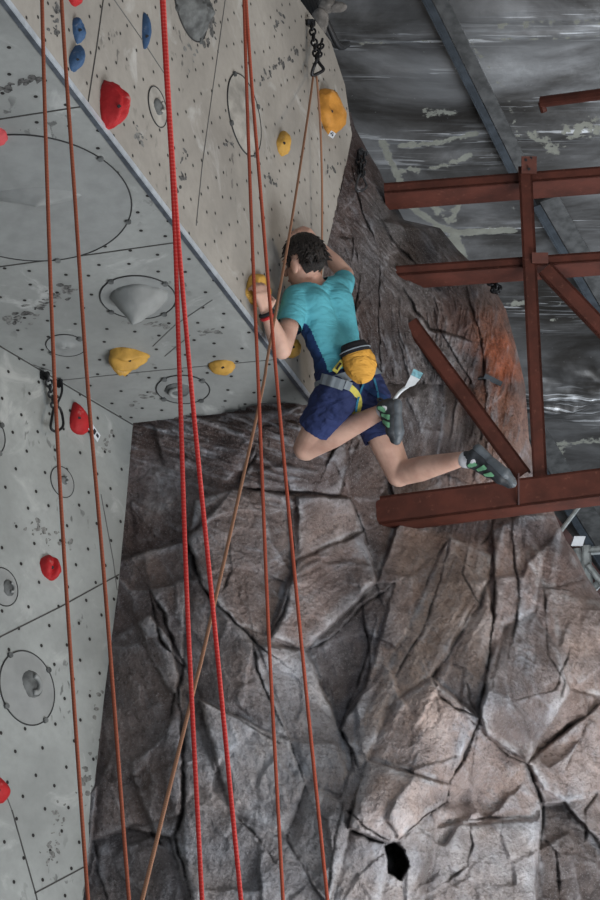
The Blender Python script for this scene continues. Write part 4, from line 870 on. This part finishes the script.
body = torso(0)+[capsule(P(317, 292, 9.22), P(308, 270, 9.21), .052, .048),
    ellipsoid(hc+hup*.012-fdir*.012, hl*.076, hup*.098, fdir*.096), ellipsoid(hc-hup*.055+fdir*.030, hl*.052, hup*.058, fdir*.058),
    capsule(hc-hup*.010+fdir*.086, hc-hup*.036+fdir*.106, .010, .015), ellipsoid(hc-hup*.072+fdir*.078, hl*.024, hup*.012, fdir*.014), ellipsoid(hc-hup*.100+fdir*.070, hl*.022, hup*.016, fdir*.018),
    ellipsoid(hc+hup*.018+fdir*.080, hl*.050, hup*.012, fdir*.014)]
for sgn in (1, -1): body.append(ellipsoid(hc+hl*.083*sgn-hup*.026-fdir*.004, hl*.015*sgn+fdir*-.008, hup*.036, fdir*.022))
# arms
body += [capsule(J['lsh'], J['lel'], .049, .043), capsule(J['lel'], J['lel']+(J['lwr']-J['lel'])*.4, .043, .043), capsule(J['lel']+(J['lwr']-J['lel'])*.4, J['lwr'], .043, .027),
         capsule(J['rsh'], J['rel'], .046, .037), capsule(J['rel'], J['rel']+(J['rwr']-J['rel'])*.4, .037, .038), capsule(J['rel']+(J['rwr']-J['rel'])*.4, J['rwr'], .038, .026)]
# legs
body += [capsule(J['lhip'], J['lkn'], .088, .060), capsule(J['lkn'], J['lkn']+(J['lan']-J['lkn'])*.35, .058, .060), capsule(J['lkn']+(J['lan']-J['lkn'])*.35, J['lan'], .060, .034),
         capsule(J['rhip'], J['rkn'], .094, .060), capsule(J['rkn'], J['rkn']+(J['ran']-J['rkn'])*.35, .056, .058), capsule(J['rkn']+(J['ran']-J['rkn'])*.35, J['ran'], .058, .034)]
def hand(wr, palm, ax, nrm, thumb_side, curl):
    """palm from the wrist along ax; four fingers bend towards nrm, thumb leaves the side"""
    ax = unit(ax); nrm = unit(np.asarray(nrm)-ax*(np.asarray(nrm)@ax)); sd = np.cross(ax, nrm)*thumb_side; out = []
    k = palm
    for i in range(4): o = sd*(.030-.020*i); out.append(capsule(wr+o*.45, k+o, .016, .012, 12, 4))
    for i, ln in enumerate((.036, .040, .037, .030)):
        o = sd*(.032-.0213*i); p = k+o; a = curl
        for j in range(3):
            dirv = ax*math.cos(a)+nrm*math.sin(a); p2 = p+dirv*ln*(1-.2*j); out.append(capsule(p, p2, .0092-.0007*j, .0086-.0007*j, 10, 4)); p = p2; a += .62+.06*i
    t0 = wr+(k-wr)*.35+sd*.030; t1 = t0+unit(sd*.8+ax*.6+nrm*.2)*.035; t2 = t1+unit(ax*.8+nrm*.7)*.030; out += [capsule(t0, t1, .013, .011, 10, 4), capsule(t1, t2, .0105, .009, 10, 4)]
    return out
body += hand(J['lwr'], P(262, 294, 8.85), P(261, 289, 8.86)-J['lwr'], WD((-.55, .1, .8)), -1, .35)
body += hand(J['rwr'], P(307, 233, 9.50), P(302, 229.5, 9.50)-J['rwr'], WD((-.3, -.6, .6)), 1, .45)
Vb, Fb = blend(body, .0058, 4, .5)
bodyo = mesh_obj('body', Vb, Fb, 'skin', person, True)
# face
for sgn in (1, -1):
    v, f = ellipsoid(hc+hup*.006+fdir*.081+hl*.031*sgn, hl*.013, hup*.008, fdir*.010); mesh_obj('eye', v, f, 'eye_dark', person, True)
v, f = ellipsoid(hc-hup*.072+fdir*.088, hl*.022, hup*.006, fdir*.006); mesh_obj('mouth', v, f, 'lip', person, True)
# hair: full short cap, open at the face, with tousled tufts
Vh, Fh = ico(6); a_f = Vh[:, 2]; a_u = Vh[:, 1]; a_l = Vh[:, 0]
tuft = np.abs(n3(Vh*np.array([1, .6, 1]), 6.0, 401, 3)); tuf2 = n3(Vh, 14, 431, 3); R = 1.06+.07*tuft+.035*tuf2+.05*np.clip(a_u, 0, 1)-.13*np.clip(-a_u-.25, 0, 1)
Vw = hc+hup*.016-fdir*.014+np.outer(a_l*R*.079, hl)+np.outer(a_u*R*.102, hup)+np.outer(a_f*R*.101, fdir)
fringe = lambda u, l, f: (u > .36+.10*np.sin(l*23)+.06*np.sin(l*51)) if f > .48 else ((u > -.80+.04*np.sin(l*19) if f < -.20 else (u > .08+.03*np.sin(f*40) if f < .20 else u > -.34+.05*np.sin(f*40))))
keepf = []
for f_ in Fh:
    c_ = Vh[f_].mean(0)
    if fringe(c_[1], c_[0], c_[2]): keepf.append(f_)
used = sorted({i for f_ in keepf for i in f_}); mp = {o: i for i, o in enumerate(used)}
mesh_obj('hair', Vw[used], [[mp[i] for i in f_] for f_ in keepf], 'hair', person, True)
mb = MB()
for k in range(900):                          # loose tufts over the cap
    th_, ph_ = rng.uniform(0, 2*math.pi), rng.uniform(-.35, 1.0); q_ = math.sqrt(max(0, 1-ph_**2)); l_, f2, u_ = q_*math.cos(th_), q_*math.sin(th_), ph_
    if not fringe(u_-.16, l_, f2): continue
    p0 = hc+hup*.016-fdir*.014+hl*l_*.084+hup*u_*.110+fdir*f2*.107; out = unit(hl*l_+hup*u_+fdir*f2); sw = unit(-hup*.7+fdir*rng.normal(.2, .5)+hl*rng.normal(0, .5))
    mb.tube([p0-out*.004, p0+out*.003+sw*.012, p0+out*.004+sw*.030], [.0045, .0035, .0008], 5)
o = mb.build('hair_tufts', 'hair', person, True)
# shirt
sl_end = J['lsh']+(J['lel']-J['lsh'])*.56; sr_end = J['rsh']+(J['rel']-J['rsh'])*.55
shirt = torso(.013)+[capsule(J['lsh']+(P(303, 297, 9.12)-J['lsh'])*.1, sl_end+(J['lel']-J['lsh'])*.15, .067, .060), capsule(J['rsh'], sr_end, .058, .054), capsule(P(316, 290, 9.22), P(314, 286, 9.215), .058, .058)]
Vs, Fs = blend(shirt, .0075, 6, .5)
axl = unit(J['lel']-J['lsh']); axr = unit(J['rel']-J['rsh']); nk = unit(hc-J['neck']); hem_n = unit(J['pelvis']-P(325, 310, 9.15))
def near_l(c): x, y, d = pix(c); return x < 306 and y > 312 and (c-sl_end)@axl > -.03 and np.linalg.norm(c-sl_end) < .16
hem_p = P(338, 371, 9.12)
Vs, Fs = cut(Vs, Fs, [(sl_end, axl, near_l), (sr_end, axr, lambda c: np.linalg.norm(c-sr_end) < .11 and (c-sr_end)@axr > -.04), (P(313.5, 284, 9.215), nk, lambda c: np.linalg.norm(c-P(313.5, 284, 9.215)) < .09), (hem_p, hem_n, None)])
# wrinkles
x_, y_, _ = pix(Vs); nv = .006*fbm(x_/16+y_/40, y_/7-x_/22, 501, 3)*np.clip((y_-300)/30, 0, 1)
mS = bpy.data.meshes.new('t'); mS.from_pydata(Vs.tolist(), [], Fs); nr_ = np.zeros(len(Vs)*3); mS.vertices.foreach_get('normal', nr_) if 0 else None
nr_ = np.array([v.normal[:] for v in mS.vertices]); bpy.data.meshes.remove(mS); Vs = Vs+nr_*nv[:, None]
cen = np.array([Vs[f].mean(0) for f in Fs]); cx_, cy_, cz_ = pix(cen)
lim = np.interp(cy_, [312, 322, 329, 349, 361, 380], [296, 304, 311, 319, 325, 331]); navy = (cx_ < lim) & (cy_ > 318) & ~((cx_ < 306) & (cy_ < 331) & (np.abs((cen-J['lsh'])@axl) < .2) & (np.linalg.norm(np.cross(cen-J['lsh'], axl), axis=1) < .066))
so = mesh_obj('shirt', Vs, Fs, ['teal_cloth', 'navy_panel'], person, True, fmat=navy.astype(int)); so['label'] = 'teal short sleeved shirt with navy side panel'
# shorts
lh, rh = J['lhip']+(J['lkn']-J['lhip'])*.60, J['rhip']+(J['rkn']-J['rhip'])*.55
sh = [capsule(P(333, 372, 9.12), P(340, 386, 9.11), .090, .108), capsule(P(350, 372, 9.17), P(360, 386, 9.17), .085, .110), capsule(J['lhip'], J['lhip']+(J['lkn']-J['lhip'])*.75, .106, .092), capsule(J['rhip'], J['rhip']+(J['rkn']-J['rhip'])*.7, .104, .092)]
Vp, Fp = blend(sh, .008, 6, .5); al_, ar_ = unit(J['lkn']-J['lhip']), unit(J['rkn']-J['rhip'])
Vp, Fp = cut(Vp, Fp, [(lh, al_, lambda c: np.linalg.norm(np.cross(c-J['lhip'], al_)) < np.linalg.norm(np.cross(c-J['rhip'], ar_))), (rh, ar_, lambda c: np.linalg.norm(np.cross(c-J['lhip'], al_)) >= np.linalg.norm(np.cross(c-J['rhip'], ar_))), (P(337, 366, 9.12), -hem_n, None)])
x_, y_, _ = pix(Vp); Vc = Vp.mean(0); Vp = Vp+.012*fbm(x_/11-y_/25, y_/9+x_/25, 511, 3)[:, None]*np.array([unit(v-Vc) for v in Vp])
o = mesh_obj('shorts', Vp, Fp, 'navy_cloth', person, True); o['label'] = 'navy blue crumpled shorts'
# harness
hs_ = [capsule(P(333, 364, 9.12), P(340, 386, 9.11), .098, .119), capsule(P(347, 364, 9.17), P(360, 386, 9.17), .094, .119)]
Vx, Fx = blend(hs_, .008, 5, .5); bp = P(340, 380, 9.12); Vx, Fx = cut(Vx, Fx, [(bp+hem_n*.024, hem_n, None), (bp-hem_n*.022, -hem_n, None)])
harn = mesh_obj('harness', Vx, Fx, 'grey_web', person, True); harn['label'] = 'grey climbing harness belt with yellow leg loops'
hits = BVHTree.FromPolygons([tuple(v) for v in np.vstack([Vp, Vx, Vs])], [tuple(f) for f in Fp]+[tuple(i+len(Vp) for i in f) for f in Fx]+[tuple(i+len(Vp)+len(Vx) for i in f) for f in Fs])
def onb(px, py, off=.008):
    r_ = unit(WD(ray(px, py))); h = hits.ray_cast(Vector(CAM), Vector(r_)); 
    return (np.array(h[0])-r_*off) if h[0] is not None else P(px, py, 9.0)
def web(name, pts, w, mat, parent, off=.007):
    mb = MB(); p = smooth_path(pts, 18); Q = np.array([onb(x, y, off) for x, y in p]); V = []
    for i in range(len(Q)):
        e = unit(Q[min(i+1, len(Q)-1)]-Q[max(i-1, 0)]); wd = unit(np.cross(e, _fwd)); V += [Q[i]-wd*w/2, Q[i]+wd*w/2, Q[i]+wd*w/2-_fwd*.005, Q[i]-wd*w/2-_fwd*.005]
    Fc = []
    for i in range(len(Q)-1):
        for k in range(4): Fc.append((i*4+k, i*4+(k+1) % 4, i*4+4+(k+1) % 4, i*4+4+k))
    Fc += [(0, 1, 2, 3), tuple(len(V)-4+k for k in (3, 2, 1, 0))]; mb.addmesh(V, Fc); return mb.build(name, mat, parent)
web('leg_loop', [(349, 386), (356, 393), (359, 401), (358, 409), (354, 416)], .028, 'yellow_web', harn)['label'] = 'yellow leg loop'
web('leg_loop', [(364, 384), (373, 392), (384, 398), (388, 404)], .026, 'navy_panel', harn)
web('buckle', [(345, 384.5), (351, 387)], .040, 'grey_web', harn, .012)
web('belt_pad', [(320.5, 378.5), (327, 380), (335, 382.5), (344, 385.5)], .048, 'grey_web', harn, .010)
web('gear_loop', [(334.5, 372), (338, 367), (343, 361)], .026, 'yellow_web', harn, .014)['label'] = 'yellow gear loop'
web('gear_loop_print', [(336.5, 369.5), (338, 367), (341, 363)], .010, 'bag_black', harn, .021)
web('riser_cord', [(366, 378), (362, 388), (358, 400), (356, 412)], .009, 'teal_cord', harn, .014); web('riser_cord', [(374, 378), (377, 389), (379, 402)], .009, 'teal_cord', harn, .012)
# wristband
wb = J['lwr']; wa = unit(J['lwr']-J['lel']); mb = MB(); s1 = unit(np.cross(wa, _fwd)); s2 = np.cross(wa, s1)
for off, m in ((-.012, 0), (.004, 1)):
    c_ = wb-wa*.002+wa*off; mb.tube([c_+s1*.031*math.cos(t)+s2*.031*math.sin(t) for t in np.linspace(0, 2*math.pi, 20, endpoint=False)], .0085, 8, m, True)
mb.build('wristband', ['band_red', 'bag_black'], person, True)['label'] = 'black and red wristband'
# shoes
def shoe(ankle, heel, toe, solen, label):
    t = unit(toe-heel); n = unit(np.asarray(solen)-t*(np.asarray(solen)@t)); l = np.cross(t, n); L = np.linalg.norm(toe-heel)
    up_ = -n; pt = lambda a, b, c: heel+t*a*L+up_*b+l*c
    S_ = [capsule(pt(.08, .030, 0), pt(.12, .058, 0), .033, .033), capsule(pt(.08, .024, 0), pt(.45, .022, .006), .030, .032), capsule(pt(.45, .020, .012), pt(.74, .016, .014), .030, .030), capsule(pt(.45, .020, -.012), pt(.74, .016, -.014), .030, .028), capsule(pt(.74, .014, .008), pt(.95, .006, .0), .030, .020), capsule(pt(.74, .014, -.008), pt(.93, .008, -.004), .028, .022), capsule(pt(.12, .055, 0), pt(.5, .038, 0), .030, .026), capsule(pt(.12, .05, 0), ankle+(pt(.15, .03, 0)-ankle)*.35, .034, .036)]
    V, Fc = blend(S_, .005, 5, .5); root = mesh_obj('climbing_shoe', V, Fc, 'shoe_grey', person, True); root['label'] = label
    So = [capsule(pt(.05, -.001, 0), pt(.40, -.003, .004), .026, .024), capsule(pt(.40, -.003, .010), pt(.74, -.008, .012), .026, .029), capsule(pt(.40, -.003, -.008), pt(.74, -.008, -.010), .024, .027), capsule(pt(.74, -.008, .0), pt(.96, -.003, -.002), .031, .022)]
    V, Fc = blend(So, .005, 5, .5); mesh_obj('sole', V, Fc, 'sole_grey', root, True)['label'] = 'smooth grey rubber sole'
    bv = BVHTree.FromPolygons([tuple(v) for v in (np.array([v.co[:] for v in root.data.vertices])+np.array(wloc(person)))], [tuple(p.vertices) for p in root.data.polygons])
    for sd in (1, -1):
        for a0, b0, a1, b1, w in ((.16, .075, .22, .045, .013), (.34, .058, .42, .022, .012), (.50, .052, .62, .022, .012)):
            mb = MB()
            for s0 in np.linspace(0, 1, 8)[:-1]:
                q0 = pt(a0+(a1-a0)*s0, b0+(b1-b0)*s0, sd*.1); h = bv.ray_cast(Vector(q0), Vector(-l*sd))
                if h[0] is not None: c_ = np.array(h[0]); mb.box(c_, t*w*(.5+.5*s0), up_*.005, l*.0035)
            if mb.v: mb.build('side_stripe', 'shoe_green', root)['label'] = 'pale green side stripe'
    for sd in (.012, -.012):
        mb = MB(); c_ = ankle+(pt(.1, .06, 0)-ankle)*.3+up_*.02; mb.tube(smooth_path([pt(.02, .075, sd), pt(-.06, .085, sd), pt(-.09, .070, sd), pt(-.02, .060, sd)], 12), .0042, 6); mb.build('pull_loop', 'black_rubber', root, True)
    ax_ = unit(ankle-pt(.15, .03, 0)); V, Fc = capsule(ankle+(pt(.15, .05, 0)-ankle)*.30, pt(.15, .05, 0), .0375, .034); mesh_obj('sock', V, Fc, 'sock_white', root, True)['label'] = 'white sock edge'
    return root
shoe(J['lan'], P(396.5, 402, 8.98), P(396, 442, 8.96), WD((1, .05, -.25)), 'grey and green climbing shoe on left foot')
shoe(J['ran'], P(476, 448, 8.86), P(513, 485, 8.80), WD((.72, .68, -.25)), 'grey and green climbing shoe on right foot pointing down right')
# chalk bag
ba, bb = P(354.5, 349, 9.02), P(365, 383, 8.99); ax_ = unit(bb-ba); L = np.linalg.norm(bb-ba); s1 = unit(np.cross(ax_, _fwd)); s2 = np.cross(ax_, s1)
bag = empty('chalk_bag', ba); tag(bag, 'yellow chalk bag with black rim hanging at the back of the climber', 'chalk bag')
prof = [(0, .058), (.12, .066), (.35, .074), (.6, .070), (.82, .052), (.95, .034), (1.0, .012)]; na = 40; V = []
for a_, r_ in prof:
    for k in range(na):
        t_ = 2*math.pi*k/na; sq = 1+.10*math.cos(3*t_+.8)*min(1, a_*2)+.05*math.sin(7*t_+a_*6)*a_; V.append(ba+ax_*L*a_+(s1*math.cos(t_)+s2*math.sin(t_)*.8)*r_*sq)
Fc = [(i*na+k, i*na+(k+1) % na, (i+1)*na+(k+1) % na, (i+1)*na+k) for i in range(len(prof)-1) for k in range(na)]+[tuple((len(prof)-1)*na+k for k in range(na))]
mesh_obj('pouch', V, Fc, 'bag_yellow', bag, True)
V = []
for a_, r_ in ((.16, .070), (.10, .070), (-.04, .062), (-.16, .056), (-.17, .048), (-.02, .046), (.02, .0)):
    for k in range(na):
        t_ = 2*math.pi*k/na; V.append(ba+ax_*L*a_+(s1*math.cos(t_)+s2*math.sin(t_)*.8)*r_)
Fc = [(i*na+k, i*na+(k+1) % na, (i+1)*na+(k+1) % na, (i+1)*na+k) for i in range(6) for k in range(na)]; o = mesh_obj('rim', V, Fc, 'bag_black', bag, True); o['label'] = 'black stiffened rim'
mb = MB(); mb.tube([ba+ax_*L*.05+(s1*.071*math.cos(t)+s2*.057*math.sin(t)) for t in np.linspace(0, 2*math.pi, 30, endpoint=False)], .003, 6, 0, True); mb.build('rim_piping', 'grey_web', bag, True)
# brush
br = empty('chalk_brush', P(396, 397, 8.92)); tag(br, 'pale brush with flared teal end sticking up behind the left shoe', 'brush')
mb = MB(); mb.tube(smooth_path([P(394, 400, 8.98), P(400, 392, 8.97), P(408, 386, 8.96)], 16), [.0085]*9+[.009]*8 if 0 else .0085, 8); mb.build('handle', 'brush_white', br, True)
def flare(name, pts, mat):
    V = []; 
    for x, y, w in pts:
        for s_ in (-1, 1):
            for z_ in (-1, 1): V.append(P(x+s_*w*.45, y+s_*w*.22, 8.955+z_*.007))
    Fc = []
    for i in range(len(pts)-1): a_ = i*4; Fc += [(a_, a_+2, a_+6, a_+4), (a_+1, a_+5, a_+7, a_+3), (a_, a_+4, a_+5, a_+1), (a_+2, a_+3, a_+7, a_+6)]
    Fc += [(0, 1, 3, 2), (len(V)-4, len(V)-2, len(V)-1, len(V)-3)]; return mesh_obj(name, V, Fc, mat, br)
flare('brush_head', [(406, 387.5, 2.5), (411, 383.5, 8), (415.5, 377, 10)], 'brush_white'); flare('bristles', [(415.3, 377.3, 9.6), (418.5, 371, 10.5)], 'brush_teal')

# ------------------------------------------------------------------ light
def area(name, loc, target, size, power, color, shape='RECTANGLE', sy=None):
    l = bpy.data.lights.new(name, 'AREA'); l.energy = power; l.size = size; l.shape = shape; l.size_y = sy or size; l.color = color
    o = bpy.data.objects.new(name, l); COL.objects.link(o); o.location = Vector(loc); d = Vector(target)-Vector(loc); o.rotation_euler = d.to_track_quat('-Z', 'Y').to_euler(); return o
area('doorway_light', (3.5, -2.5, 1.8), (0, 8.5, 4.2), 5.0, 230, (.90, .95, 1.0), sy=3.0)
area('floor_bounce', (3.4, 6.3, .12), (2.4, 7.2, 6.0), 4.0, 760, (.93, .96, 1.0), sy=3.5)
area('warm_light', (5.5, 5.5, 5.6), (-.2, 9.8, 6.3), 1.4, 70, (1.0, .82, .62))
area('roof_fill', (5.5, 12.5, 2.6), (3.5, 13.0, 8.0), 3.0, 260, (.85, .92, 1.0))  # unseen fill added below the foil roof to brighten it
w = bpy.data.worlds.new('world'); scene.world = w; w.use_nodes = True; bg = w.node_tree.nodes['Background']; bg.inputs[0].default_value = (.72, .80, .90, 1); bg.inputs[1].default_value = .25
scene.view_settings.view_transform = 'Standard'; scene.view_settings.look = 'None'; scene.view_settings.exposure = 0.0; scene.view_settings.gamma = 1.0
